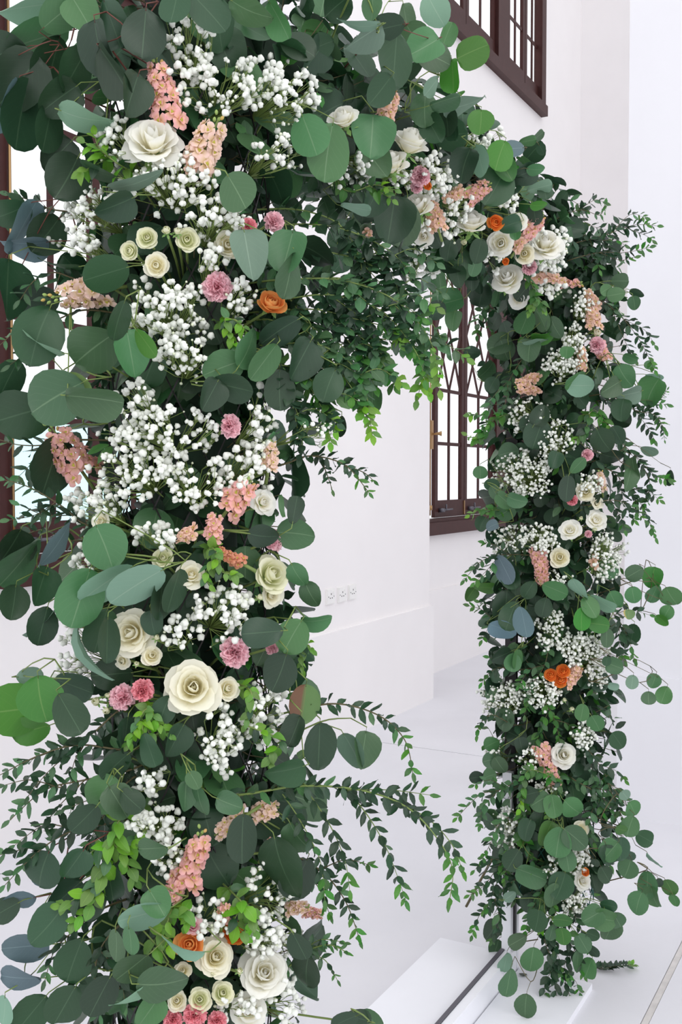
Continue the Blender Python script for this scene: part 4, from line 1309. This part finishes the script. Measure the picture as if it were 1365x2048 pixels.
LB('F', .24, 'of hanging leaves on the outer side at chest height', [(1268, 936, 44, 26, 85, 'm'), (1342, 956, 32, 16, 90, 'd'), (1260, 960, 44, 26, 95, 'm'), (1235, 870, 40, 30, 60, 'd'), (1300, 900, 36, 18, 20, 'p')], 'b')
LB('F', .20, 'of dark leaves at chest height', [(1076, 868, 62, 56, 110, 'd'), (1080, 830, 46, 36, -60, 'd'), (1207, 880, 50, 46, 60, 'd'), (1225, 915, 50, 30, 20, 'd'), (1060, 850, 40, 36, 160, 'd')])
LB('F', .20, 'with a dark leaf beside the cream rose', [(1134, 977, 52, 32, 100, 'd'), (1155, 930, 40, 22, -50, 'm'), (1110, 920, 36, 30, 110, 'd')])
LB('F', .21, 'of round leaves against the window sill', [(961, 945, 26, 28, 90, 'm'), (984, 970, 32, 24, 10, 'd'), (990, 985, 30, 22, 60, 'm'), (965, 1048, 30, 28, 120, 'd'), (985, 1052, 26, 22, 160, 'b'), (1010, 1000, 40, 30, 40, 'm'), (1035, 1000, 40, 30, 20, 'm')])
LB('F', .22, 'of grey leaves on the opening side at waist height', [(1012, 1138, 62, 34, 60, 'b'), (1025, 1150, 56, 38, 70, 'd'), (970, 1175, 44, 22, 5, 'g'), (943, 1189, 30, 26, 120, 'g'), (1012, 1215, 70, 50, 95, 'd')])
LB('F', .22, 'of blue-dark leaves below the waist, opening side', [(1050, 1243, 62, 36, 75, 'b'), (1005, 1258, 58, 34, 20, 'b'), (1022, 1232, 60, 44, 110, 'd'), (1005, 1313, 42, 32, 150, 'd'), (1034, 1318, 40, 20, 95, 'm'), (1026, 1325, 36, 34, 100, 'm')])
LB('F', .215, 'with a grey leaf under the hanging pink stock', [(1111, 1178, 52, 34, 20, 'm'), (1090, 1215, 40, 34, 100, 'd'), (1060, 1180, 40, 30, 120, 'd')])
LB('F', .23, 'with two fresh round leaves at waist height, outer side', [(1164, 1238, 46, 32, 95, 'g'), (1198, 1249, 42, 36, 10, 'g'), (1158, 1180, 52, 22, 60, 'p'), (1206, 1206, 56, 24, 30, 'p'), (1213, 1276, 38, 24, 95, 'm'), (1180, 1215, 46, 34, 60, 'm')])
LB('F', .28, 'reaching far out at waist height, outer side', [(1270, 1146, 38, 32, 150, 'm'), (1307, 1156, 44, 38, 100, 'g'), (1344, 1194, 46, 40, 60, 'm'), (1310, 1188, 40, 26, 110, 'm'), (1268, 1190, 34, 30, 80, 'm'), (1335, 1225, 30, 26, 120, 'm'), (1325, 1240, 30, 18, 40, 'g')], 'b')
LB('F', .24, 'with one yellow leaf, outer side under the waist', [(1258, 1229, 20, 22, 90, 'y'), (1230, 1200, 40, 34, 60, 'm'), (1266, 1268, 40, 32, 100, 'd'), (1240, 1300, 34, 12, 20, 'd')])
LB('F', .27, 'thin, with five coin leaves on a long bare twig', [(1230, 1332, 34, 32, 20, 'm'), (1265, 1364, 28, 24, 100, 'p'), (1308, 1362, 30, 26, 110, 'm'), (1329, 1390, 36, 32, 110, 'm'), (1298, 1396, 26, 28, 90, 'm'), (1228, 1371, 22, 15, 10, 'p'), (1214, 1322, 20, 18, 100, 'd')], 'b')
LB('F', .20, 'of round leaves at knee height, opening side', [(1010, 1440, 50, 38, 110, 'm'), (985, 1489, 32, 30, 150, 'm'), (1042, 1490, 34, 26, 80, 'd'), (985, 1520, 40, 30, 170, 'm'), (1000, 1530, 36, 30, 60, 'm'), (955, 1556, 30, 24, 170, 'd')])
LB('F', .20, 'of two leaves on the outer side at knee height', [(1192, 1446, 34, 32, 60, 'm'), (1165, 1425, 34, 28, 100, 'm')])
LB('F', .21, 'with large grey leaves below the deep pink stock', [(1080, 1602, 44, 42, 150, 'm'), (1146, 1615, 46, 40, 40, 'm'), (1108, 1612, 46, 36, 80, 'm'), (1060, 1590, 40, 36, 160, 'd'), (1085, 1640, 50, 46, 100, 'd')])
LB('F', .22, 'with broad fresh leaves under the knee', [(1096, 1668, 52, 36, 110, 'g'), (1118, 1684, 60, 50, 100, 'm'), (1150, 1676, 56, 44, 40, 'm'), (1135, 1720, 44, 34, 80, 'm'), (1055, 1660, 44, 34, 110, 'd')])
LB('F', .27, 'with dark round leaves leaning out near the foot', [(1222, 1702, 46, 42, 130, 'm'), (1241, 1697, 46, 30, 95, 'd'), (1256, 1737, 38, 38, 110, 'm'), (1211, 1748, 36, 32, 60, 'd'), (1216, 1710, 40, 34, 80, 'd'), (1192, 1726, 16, 18, 90, 'd')], 'b')
LB('F', .27, 'highest of the leaning branches near the foot', [(1290, 1676, 38, 34, 30, 'd'), (1261, 1652, 42, 36, 110, 'm'), (1268, 1618, 36, 34, 60, 'm'), (1250, 1590, 20, 34, 50, 'p'), (1306, 1724, 44, 12, 60, 'p'), (1244, 1660, 26, 18, 20, 'g')], 'b')
LB('F', .30, 'lowest and farthest out on the outer side', [(1296, 1770, 52, 36, 90, 'm'), (1277, 1806, 46, 40, 110, 'm'), (1308, 1796, 46, 30, 80, 'm'), (1340, 1774, 36, 30, 60, 'g'), (1350, 1800, 26, 18, 70, 'm'), (1318, 1766, 20, 20, 80, 'd')], 'b')
LB('F', .24, 'of broad leaves above the base on outer side', [(1212, 1838, 54, 44, 20, 'm'), (1222, 1862, 48, 40, 110, 'm'), (1186, 1832, 46, 40, 150, 'm'), (1218, 1810, 34, 22, 10, 'd'), (1235, 1840, 30, 34, 60, 'm')])
LB('F', .21, 'of mid leaves in front of the foot', [(1064, 1748, 62, 42, 20, 'm'), (1122, 1772, 54, 46, 110, 'd'), (1054, 1740, 22, 26, 90, 'g'), (1028, 1720, 46, 40, 120, 'd'), (1108, 1790, 50, 34, 100, 'm')])
LB('F', .22, 'with bright leaves at the foot', [(1126, 1840, 38, 22, 5, 'g'), (1126, 1872, 34, 32, 80, 'g'), (1105, 1865, 34, 20, 100, 'm'), (1075, 1840, 46, 40, 100, 'd'), (1020, 1793, 28, 18, -30, 'p'), (1150, 1868, 18, 16, 60, 'g')])
LB('F', .22, 'hanging in front of the white post', [(1036, 1882, 40, 32, 150, 'm'), (1066, 1920, 48, 44, 95, 'm'), (1013, 1926, 40, 26, 95, 'p')], 'b')
LB('F', .33, 'of two leaves hanging lowest, just over the plinth', [(1020, 1966, 54, 32, 95, 'm'), (1052, 2014, 52, 40, 95, 'm')], 'b')
LB('F', .21, 'just over the base on the outer side', [(1166, 1886, 40, 32, 60, 'm'), (1178, 1936, 42, 38, 110, 'm'), (1156, 1920, 44, 16, 95, 'm'), (1185, 1900, 34, 16, 40, 'd'), (1186, 1870, 28, 24, 20, 'd')])
LB('F', .15, 'behind the white post at the foot', [(985, 1860, 46, 34, 120, 'd'), (992, 1896, 34, 30, 110, 'm'), (1000, 1850, 40, 30, 60, 'm')])

# ------------------------------------------------------------------ small-leaved sprays
SP = spray
SP('N', .17, 'thin, arching out on the opening side below the beam', [[(560, 930), (620, 912), (690, 930), (738, 985)], [(640, 914), (655, 950), (665, 980)], [(690, 930), (728, 945), (748, 962)]], 27, dz=-.01)
SP('N', .17, 'arching out above the base, upper of the two long ones', [[(540, 1470), (610, 1420), (680, 1408), (760, 1432), (810, 1480), (826, 1545)]], 36, 'd', dz=-.015)
SP('N', .17, 'longest, arching far out above the base with four drooping twigs', [[(470, 1590), (600, 1572), (720, 1580), (810, 1612), (870, 1670), (905, 1735), (900, 1800)],
    [(690, 1576), (735, 1630), (775, 1700), (812, 1800)], [(610, 1574), (660, 1650), (690, 1720), (700, 1780)], [(800, 1606), (860, 1640), (905, 1690), (925, 1740)], [(560, 1580), (600, 1640), (640, 1720), (650, 1800)], [(700, 1580), (780, 1580), (860, 1590)]], 38, 'd', 'g', dz=-.012)
SP('N', .17, 'short, poking out at the foot on the opening side', [[(560, 1940), (620, 1900), (660, 1890), (695, 1905)], [(610, 1905), (650, 1920), (675, 1960)], [(600, 1910), (640, 1880), (690, 1885)]], 24, 'm', 'g', tip='g', dz=-.01)
SP('N', .16, 'thin twig in shadow at the foot on the opening side', [[(560, 1700), (640, 1740), (690, 1800), (720, 1880)], [(640, 1740), (690, 1720), (740, 1730)], [(600, 1720), (640, 1780), (660, 1830)]], 30, 'd', dz=-.01)
# mass that hangs from the beam into the opening
HANG = [
    ([(560, 560), (680, 560), (790, 600), (860, 680), (880, 780)], 'm', 'l'), ([(560, 600), (660, 590), (760, 620), (830, 700), (850, 760)], 'd', 'g'),
    ([(560, 640), (660, 640), (740, 690), (790, 770)], 'd', 'g'), ([(540, 690), (640, 690), (720, 750), (745, 870)], 'm', 'l'),
    ([(530, 730), (600, 740), (650, 800), (670, 860)], 'g', 'l'), ([(620, 500), (720, 520), (800, 570), (860, 640), (890, 690)], 'd', 'm'),
    ([(640, 450), (720, 470), (790, 510), (830, 560)], 'd', 'm'), ([(600, 540), (700, 610), (740, 680), (730, 760)], 'd', 'g'),
    ([(600, 420), (680, 450), (720, 520), (730, 600)], 'd', 'd'), ([(540, 640), (600, 680), (640, 740), (640, 800)], 'd', 'g'),
    ([(700, 560), (800, 620), (850, 700), (835, 800)], 'm', 'l'), ([(560, 620), (640, 620), (720, 640), (800, 660)], 'd', 'g'),
    ([(520, 700), (570, 760), (590, 830), (600, 890)], 'd', 'd'), ([(560, 580), (620, 650), (690, 700), (700, 790)], 'm', 'g'),
]
HANG_TXT = ['with lime tips ending before the window frame, from the near column', 'ending beside the window frame, just inside the lime-tipped one', 'drooping into the opening under the beam, midway',
    'with lime tips, lowest of the tangle beside the near column', 'fresh green, below the dark inner leaves of near column', 'hanging straight from the beam towards the window',
    'short and dark, close under the beam, nearer the window', 'dark, hanging through the middle of the tangle', 'short and dark, close under the beam, nearer the near column',
    'dark, nearest the near column in the tangle', 'with lime tips, passing in front of the window jamb', 'reaching straight across the middle of the opening tangle',
    'dark, dropping along the near column above the thin arching twig', 'mid-green, inside the tangle over the grey-green leaves']
for i, (ln, t, tp) in enumerate(HANG):
    SP('N', .17, HANG_TXT[i],
       [ln, [ln[1], ((ln[1][0] + ln[2][0]) / 2 + 24, ln[2][1] + 26), (ln[2][0] + 10, ln[2][1] + 84)], [ln[2], (ln[2][0] + 40, ln[2][1] - 12), (ln[2][0] + 84, ln[2][1] + 16)]], 37, t, 'g', tip=tp, dz=.0, wf=1.4, step=.5)
# outer side of the near column
for ln, t, ph in (
    ([[(180, 1052), (120, 1010), (60, 975), (10, 960)], [(110, 1005), (70, 1030), (20, 1040)], [(150, 1030), (90, 1030), (40, 1010)]], 'd', 'against the lower window panes'),
    ([[(170, 620), (110, 640), (50, 650), (0, 690)], [(110, 640), (70, 690), (20, 730)]], 'd', 'against the middle window panes'),
    ([[(160, 560), (110, 545), (70, 560), (40, 600)], [(120, 550), (100, 600), (60, 640)]], 'd', 'behind the pale peach stock'),
    ([[(110, 420), (60, 400), (20, 390)], [(60, 400), (30, 420), (5, 440)]], 'd', 'thin, against the upper window panes'),
    ([[(130, 880), (90, 890), (40, 890), (0, 880)], [(90, 890), (60, 930), (30, 960)]], 'd', 'beside the window-side pink stock'),
    ([[(260, 1500), (160, 1490), (80, 1510), (0, 1550)], [(160, 1490), (100, 1540), (50, 1600)]], 'd', 'long, at knee height on outer side'),
    ([[(260, 1540), (170, 1560), (90, 1580), (20, 1640)], [(170, 1560), (120, 1610), (80, 1660)], [(120, 1575), (60, 1560), (10, 1570)]], 'd', 'long, drooping below knee height on outer side'),
    ([[(250, 1640), (150, 1660), (80, 1700), (10, 1770)], [(150, 1660), (90, 1650), (30, 1690)], [(90, 1690), (40, 1700), (0, 1710)]], 'd', 'near the foot against the floor'),
    ([[(240, 1420), (180, 1470), (110, 1500), (60, 1520)], [(180, 1470), (150, 1520), (140, 1570)]], 'd', 'under the bright round leaves'),
    ([[(140, 1080), (90, 1060), (50, 1070), (10, 1090)]], 'd', 'short, at the window sill'),
    ([[(260, 1560), (230, 1600), (190, 1660), (170, 1720)], [(230, 1600), (180, 1600), (130, 1620)]], 'd', 'dark and dense below knee height'),
    ([[(200, 1820), (150, 1860), (110, 1900), (90, 1960)], [(150, 1860), (160, 1920), (150, 1990)]], 'd', 'dark, hanging at the foot'),
    ([[(240, 1850), (200, 1900), (190, 1960), (200, 2030)], [(200, 1900), (240, 1950), (250, 2010)]], 'd', 'dark, inner one hanging at the foot'),
):
    SP('N', .18, ph, ln, 40, t, 'b', dz=.0, tip='m')
# fresh green sprigs
for zone, ln, lp, ph in (
    ('N', [[(240, 330), (200, 300), (170, 285)], [(220, 315), (190, 330), (160, 345)], [(215, 315), (195, 290), (190, 270)]], 38, 'at the outer side of the topmost rose'),
    ('N', [[(290, 1420), (275, 1450), (255, 1490)], [(300, 1420), (320, 1450), (340, 1470)], [(280, 1430), (300, 1470), (300, 1490)]], 28, 'under the twin carnations'),
    ('N', [[(240, 1640), (215, 1720), (190, 1800), (140, 1850)], [(230, 1690), (250, 1720), (270, 1760)], [(225, 1690), (190, 1700), (160, 1720)], [(205, 1760), (170, 1790), (120, 1810)], [(230, 1670), (260, 1690), (280, 1680)]], 40, 'large, with lime leaves near the foot outer side'),
    ('N', [[(430, 1100), (440, 1140), (470, 1150)], [(430, 1110), (410, 1150), (420, 1170)]], 30, 'beside the rust stock'),
    ('N', [[(480, 1800), (500, 1830), (510, 1860)], [(490, 1810), (470, 1840), (490, 1870)]], 40, 'over the deep orange ranunculus'),
    ('N', [[(500, 1380), (500, 1420), (490, 1450)], [(560, 1480), (540, 1510), (545, 1540)]], 30, 'beside the cream spray rose on the opening side'),
    ('N', [[(340, 1830), (330, 1870), (340, 1900)], [(330, 1850), (310, 1880), (320, 1910)], [(350, 1830), (380, 1820), (372, 1850)]], 36, 'at the outer side of the low ranunculus'),
    ('N', [[(470, 640), (500, 680), (480, 700)], [(450, 640), (470, 690), (490, 720)]], 24, 'below the bright pink carnation'),
    ('N', [[(600, 1290), (600, 1310), (606, 1340)], [(595, 1300), (615, 1290), (625, 1300)]], 26, 'under four round leaves beside the sockets'),
    ('B', [[(690, 380), (750, 370), (790, 380)], [(740, 372), (770, 390), (785, 400)]], 26, 'under the leaning white pair of the beam'),
    ('B', [[(1060, 560), (1070, 590), (1060, 625)], [(1065, 590), (1080, 600), (1090, 620)]], 20, 'in front of the lowest beam roses'),
    ('F', [[(1180, 830), (1170, 860), (1150, 880)], [(1190, 820), (1210, 840), (1215, 850)]], 24, 'in the middle of the far column at chest height'),
    ('F', [[(1010, 830), (975, 850), (950, 880)], [(975, 850), (965, 830), (940, 830)], [(970, 860), (960, 880), (935, 870)]], 22, 'against the window on the opening side'),
    ('F', [[(990, 1020), (960, 1020), (940, 1030)]], 20, 'at the window sill, opening side'),
    ('F', [[(1120, 1560), (1110, 1600), (1095, 1630)], [(1060, 1540), (1045, 1580), (1040, 1620)]], 20, 'below the deep pink stock of far column'),
    ('F', [[(1090, 1800), (1085, 1830), (1080, 1860)], [(1100, 1800), (1110, 1820), (1110, 1840)]], 20, 'near the foot of the far column'),
):
    SP(zone, .2, ph, ln, lp, 'l' if zone == 'N' else 'g', 'g', shape='ovate', step=.5, tip='l', name='fresh_green_sprig', kind='bright green leafy sprig', wf=.95)
# far column sprays
for ln, t, ph in (
    ([[(1140, 490), (1210, 470), (1270, 450), (1315, 452)], [(1250, 455), (1290, 470), (1305, 480)], [(1220, 470), (1260, 430), (1290, 435)]], 'd', 'reaching farthest out from the beam end'),
    ([[(1110, 440), (1160, 420), (1200, 430), (1210, 410)], [(1160, 420), (1190, 400), (1210, 405)], [(1150, 425), (1180, 450), (1215, 460)]], 'd', 'standing up at the beam end'),
    ([[(1140, 520), (1200, 505), (1250, 505), (1300, 495)], [(1200, 505), (1240, 520), (1270, 515)]], 'd', 'lower one reaching out from the beam end'),
    ([[(1100, 410), (1140, 400), (1170, 420)], [(1120, 405), (1130, 440), (1160, 460)]], 'm', 'short, on the crest of the beam end'),
    ([[(1150, 460), (1190, 480), (1230, 480), (1250, 490)], [(1180, 475), (1190, 510), (1200, 540)]], 'd', 'dense, around the corner of beam end'),
    ([[(1200, 600), (1240, 630), (1280, 680), (1310, 740)], [(1250, 640), (1290, 660), (1310, 690)], [(1225, 620), (1250, 680), (1270, 720)]], 'd', 'arching out below the blue-green trio'),
    ([[(1220, 790), (1270, 820), (1310, 830), (1330, 860)], [(1270, 820), (1300, 860), (1310, 880)], [(1250, 810), (1290, 800), (1335, 810)]], 'd', 'thin, below the large leaning round leaves'),
    ([[(1220, 870), (1270, 910), (1310, 950), (1340, 960)], [(1270, 910), (1300, 960), (1290, 1010)], [(1250, 900), (1265, 960), (1275, 1010)]], 'd', 'arching out at chest height, outer side'),
    ([[(1220, 940), (1260, 980), (1290, 1020), (1312, 1075)], [(1260, 980), (1290, 980), (1320, 1000)], [(1240, 960), (1250, 1010), (1270, 1040)]], 'd', 'drooping at the outer edge above the waist'),
    ([[(1060, 1110), (1000, 1110), (960, 1125), (930, 1160)], [(1000, 1110), (975, 1140), (950, 1165)], [(1020, 1110), (990, 1090), (970, 1085)]], 'd', 'reaching into the opening at waist height'),
    ([[(1030, 1250), (990, 1240), (965, 1220), (940, 1212)], [(990, 1240), (975, 1260), (965, 1280)], [(1000, 1245), (980, 1215), (960, 1205)]], 'd', 'reaching into the opening below waist height'),
    ([[(1040, 1340), (1000, 1335), (975, 1350), (965, 1365)], [(1010, 1338), (1000, 1320), (980, 1315)]], 'd', 'short, into the opening above knee height'),
    ([[(1030, 1450), (985, 1430), (960, 1450), (955, 1470)]], 'd', 'short, into the opening at knee height'),
    ([[(1160, 1480), (1200, 1530), (1230, 1590), (1250, 1660)], [(1200, 1530), (1230, 1540), (1250, 1560)], [(1180, 1500), (1190, 1570), (1210, 1630)]], 'd', 'long, drooping along the outer side under the knee'),
    ([[(1150, 1560), (1200, 1590), (1230, 1630), (1250, 1680)], [(1200, 1590), (1180, 1640), (1190, 1690)], [(1180, 1575), (1230, 1585), (1260, 1610)]], 'm', 'dense, on the outer side under the knee'),
    ([[(1190, 1200), (1230, 1230), (1255, 1270), (1270, 1320)], [(1230, 1230), (1260, 1220), (1300, 1230)], [(1240, 1250), (1240, 1290), (1250, 1320)]], 'd', 'hanging from the far-reaching branch at waist height'),
    ([[(1040, 1560), (1000, 1580), (960, 1590), (915, 1635)], [(1000, 1580), (970, 1610), (960, 1650)], [(1010, 1575), (980, 1560), (950, 1570)]], 'm', 'into the opening under the knee'),
    ([[(1040, 1620), (1000, 1650), (980, 1690), (965, 1720)], [(1000, 1650), (1010, 1700), (1000, 1740)]], 'm', 'hanging in the opening under the knee'),
    ([[(1040, 1690), (1000, 1730), (970, 1770), (940, 1790)], [(1000, 1730), (990, 1780), (970, 1820)], [(1010, 1720), (970, 1720), (950, 1740)]], 'd', 'low in the opening beside the bare twig'),
    ([[(1030, 1760), (990, 1800), (960, 1830), (945, 1870)], [(990, 1800), (1000, 1840), (985, 1880)]], 'd', 'lowest in the opening'),
    ([[(1090, 1880), (1110, 1930), (1130, 1960), (1145, 2010)], [(1110, 1930), (1090, 1970), (1095, 1990)], [(1120, 1945), (1150, 1960), (1160, 1985)], [(1100, 1900), (1110, 1960), (1115, 2000)]], 'd', 'trailing over the edge of the base'),
    ([[(1120, 1860), (1150, 1900), (1170, 1950)], [(1150, 1900), (1130, 1930), (1140, 1950)], [(1100, 1870), (1120, 1920), (1125, 1950)]], 'd', 'dense, just above the base'),
    ([[(1130, 1800), (1160, 1850), (1180, 1900)], [(1150, 1830), (1120, 1860), (1110, 1900)]], 'd', 'behind the bright leaves at the foot'),
    ([[(1050, 1600), (1040, 1660), (1020, 1700), (1010, 1760)], [(1040, 1660), (1060, 1700), (1070, 1740)]], 'g', 'trailing down the middle below the knee'),
    ([[(1090, 1760), (1080, 1790), (1060, 1830), (1050, 1870)], [(1080, 1790), (1100, 1830), (1105, 1860)]], 'm', 'trailing down the middle near the foot'),
    ([[(1090, 1400), (1110, 1440), (1120, 1480)], [(1110, 1440), (1140, 1450), (1160, 1480)], [(1100, 1420), (1080, 1460), (1075, 1490)]], 'g', 'loose, between ranunculus and deep pink stock'),
    ([[(1100, 1280), (1090, 1330), (1060, 1380), (1050, 1430)], [(1090, 1330), (1060, 1340), (1040, 1370)]], 'm', 'trailing beside the ranunculus'),
    ([[(1180, 1010), (1220, 1000), (1260, 1010), (1290, 1040)], [(1220, 1000), (1240, 1030), (1250, 1060)]], 'd', 'small, beside the upper white flower'),
    ([[(1060, 700), (1020, 760), (1010, 810), (980, 850)], [(1020, 760), (990, 790), (970, 830)]], 'm', 'hanging before the window, top of far column'),
    ([[(990, 560), (980, 610), (985, 660)], [(1000, 580), (1020, 620), (1030, 660)], [(985, 600), (960, 630), (955, 670)]], 'm', 'hanging from the beam beside the lowest white rose'),
):
    SP('F', .17, 'on the far column, ' + ph, ln, 24, t, 'b', dz=.0, wf=1.2)
SP('F', .2, 'on the far column, thin and bare with tiny leaves at outer edge', [[(1250, 800), (1290, 820), (1320, 800), (1335, 780)], [(1290, 820), (1320, 840), (1330, 880)]], 14, 'd', 'b')

# a bare cut twig that sticks out low on the far column
pa, pb = surf('F', 1025, 1650, .12), at_depth(933, 1813, 3.28)
tw = thing('bare_twig', 'bare brown cut twig slanting down into the opening from far column', 'twig', pa)
MB().tube([pa, pa.lerp(pb, .5) + Vector((0, 0, .004)), pb], [.0045, .004, .0042], 7).build('stem', STEM['b'], tw, True, pa)
# fallen sprig and leaf crumbs
def on_floor(px, py, z):
    r = ray(px, py)
    return EYE + r * ((z - EYE.z) / r.z)
P0 = on_floor(1196, 1938, .006)
fs = thing('fallen_sprig', 'small green leafy sprig lying on the floor beside the base', 'sprig', P0)
path = smooth_path([on_floor(x, y, .008 + .012 * (k == 2)) for k, (x, y) in enumerate(((1190, 1936), (1212, 1936), (1236, 1932), (1266, 1930)))], 6)
MB().tube(path, .0012, 4).build('stem', STEM['b'], fs, True, P0)
for k, p in enumerate(path[1:]):
    tg = (path[-1] - path[0]).normalized()
    for sgn in (1, -1):
        side = Vector((-tg.y, tg.x, 0)) * sgn
        put_leaf(fs, P0, 'narrow', 'd' if k < 15 else 'l', p, (tg * .5 + side * .8 + Vector((0, 0, random.uniform(.0, .5)))).normalized(), Vector((0, 0, 1)), random.uniform(.022, .03), 1.1)
for px, py, lb in ((1001, 1972, 'dark curled leaf fallen on the base near the post'), (986, 1978, 'dark leaf crumb on the base, farther from the post'), (1046, 1952, 'dark round leaf lying on the base behind the hanging leaves')):
    p = on_floor(px, py, .024)
    o = put_leaf(None, None, 'ovate', 'd', p, Vector((1, .2, .1)).normalized(), Vector((.1, 0, 1)), .02 if px < 1000 else .035)
    o.name = 'fallen_leaf'
    o['label'], o['category'], o['group'] = lb, 'leaf', 'leaves fallen on the base'

# ------------------------------------------------------------------ dense greenery in the body of the arch
def filler(zone, lo, hi, k, n, big):
    """One branch laid into the body of the arch between two positions along its axis."""
    side = k % 4
    phi0 = (k % 8) * PI / 4 + random.uniform(-.3, .3)
    u = lo + (hi - lo) * (k + .5) / n
    if zone == 'B':
        base = Vector((u, BEAM_Y, BEAM_Z))
    else:
        ax = AX_N if zone == 'N' else AX_F
        base = Vector((ax.x, ax.y, u))
    return base, phi0
FLOWER_AT = []
for o in list(COL.objects):
    if o.parent is None and o.get('category') in ('rose', 'carnation', 'stock flower', 'ranunculus', 'flower'):
        words_ = o['label'].replace(',', ' ,').split()
        words_ = words_[:11]
        if ',' in words_[5:]:
            words_ = words_[:5 + words_[5:].index(',')]
        while words_[-1] in ('the', 'of', 'a', 'and', 'on', 'in', 'at', 'to', 'by', 'from', 'under', 'behind', 'beside', 'above', 'with', 'between', 'below', ',', 'two', 'three', 'twin', 'near', 'far', 'round', 'white', 'green', 'spray', 'large', 'grey', 'upper', 'lowest', "baby's"):
            words_.pop()
        FLOWER_AT.append((o.location.copy(), ' '.join(words_).replace(' ,', ',')))
taken = set()
def landmark(p, kind):
    best = sorted(FLOWER_AT, key=lambda q: (q[0] - p).length)
    for q in best:
        if (q[1], kind) not in taken:
            taken.add((q[1], kind))
            return q[1]
    return best[0][1]

def body(zone, lo, hi, n, nl, kinds, axis=None, rmax=.125):
    for k in range(n):
        base, phi = filler(zone, lo, hi, k, n, True)
        if axis:
            phi = HEAD + PI + random.uniform(-.7, .9)
            base = Vector((axis[0], axis[1], base.z))
        kind = kinds[k % len(kinds)]
        side = Vector((math.cos(phi), math.sin(phi), 0)) if zone != 'B' else Vector((0, math.cos(phi), math.sin(phi)))
        mark = landmark(base + side * .16, kind)
        t = thing('greenery_branch', uniq(('broad-leaved' if kind == 'round' else 'small-leaved') + ' branch packed behind ' + mark), 'branch', base, 'packing branches in the body of the arch')
        m = MB()
        for q in range(nl):
            a = phi + random.gauss(0, 1.0)
            dz = random.uniform(-.11, .11)
            rad = Vector((math.cos(a), math.sin(a), 0)) if zone != 'B' else Vector((0, math.cos(a), math.sin(a)))
            front = max(0, -rad.dot(FWD))
            r = random.uniform(.07, rmax + .05 * (1 - front))
            p = base + rad * r + (Vector((0, 0, dz)) if zone != 'B' else Vector((dz, 0, 0)))
            if zone != 'B' and p.z < .2:
                continue
            yd = (rad * random.uniform(.0, .6 - .35 * front) + Vector((random.gauss(0, .5), random.gauss(0, .5), random.gauss(-.5, .5)))).normalized()
            nr = (rad + Vector((random.gauss(0, .4), random.gauss(0, .4), random.gauss(.3, .4)))).normalized()
            if kind == 'round':
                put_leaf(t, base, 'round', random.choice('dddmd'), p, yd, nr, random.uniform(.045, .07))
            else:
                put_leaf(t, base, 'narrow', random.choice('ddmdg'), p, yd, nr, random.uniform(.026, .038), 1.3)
            if q % 4 == 0:
                m.tube([base + (p - base) * .3, base + (p - base) * .7 - Vector((0, 0, .01)), p], [.0016, .0012, .0008], 4)
        m.build('stem', STEM['b'], t, True, base)
body('N', .50, 2.26, 54, 36, ('round', 'narrow'))
body('B', 1.40, 3.0, 40, 30, ('round', 'narrow'))
body('F', .24, 2.20, 58, 46, ('narrow', 'round', 'narrow'), rmax=.145)
body('F', .5, 2.05, 6, 30, ('narrow', 'round', 'narrow'), (2.965, 1.04), .05)
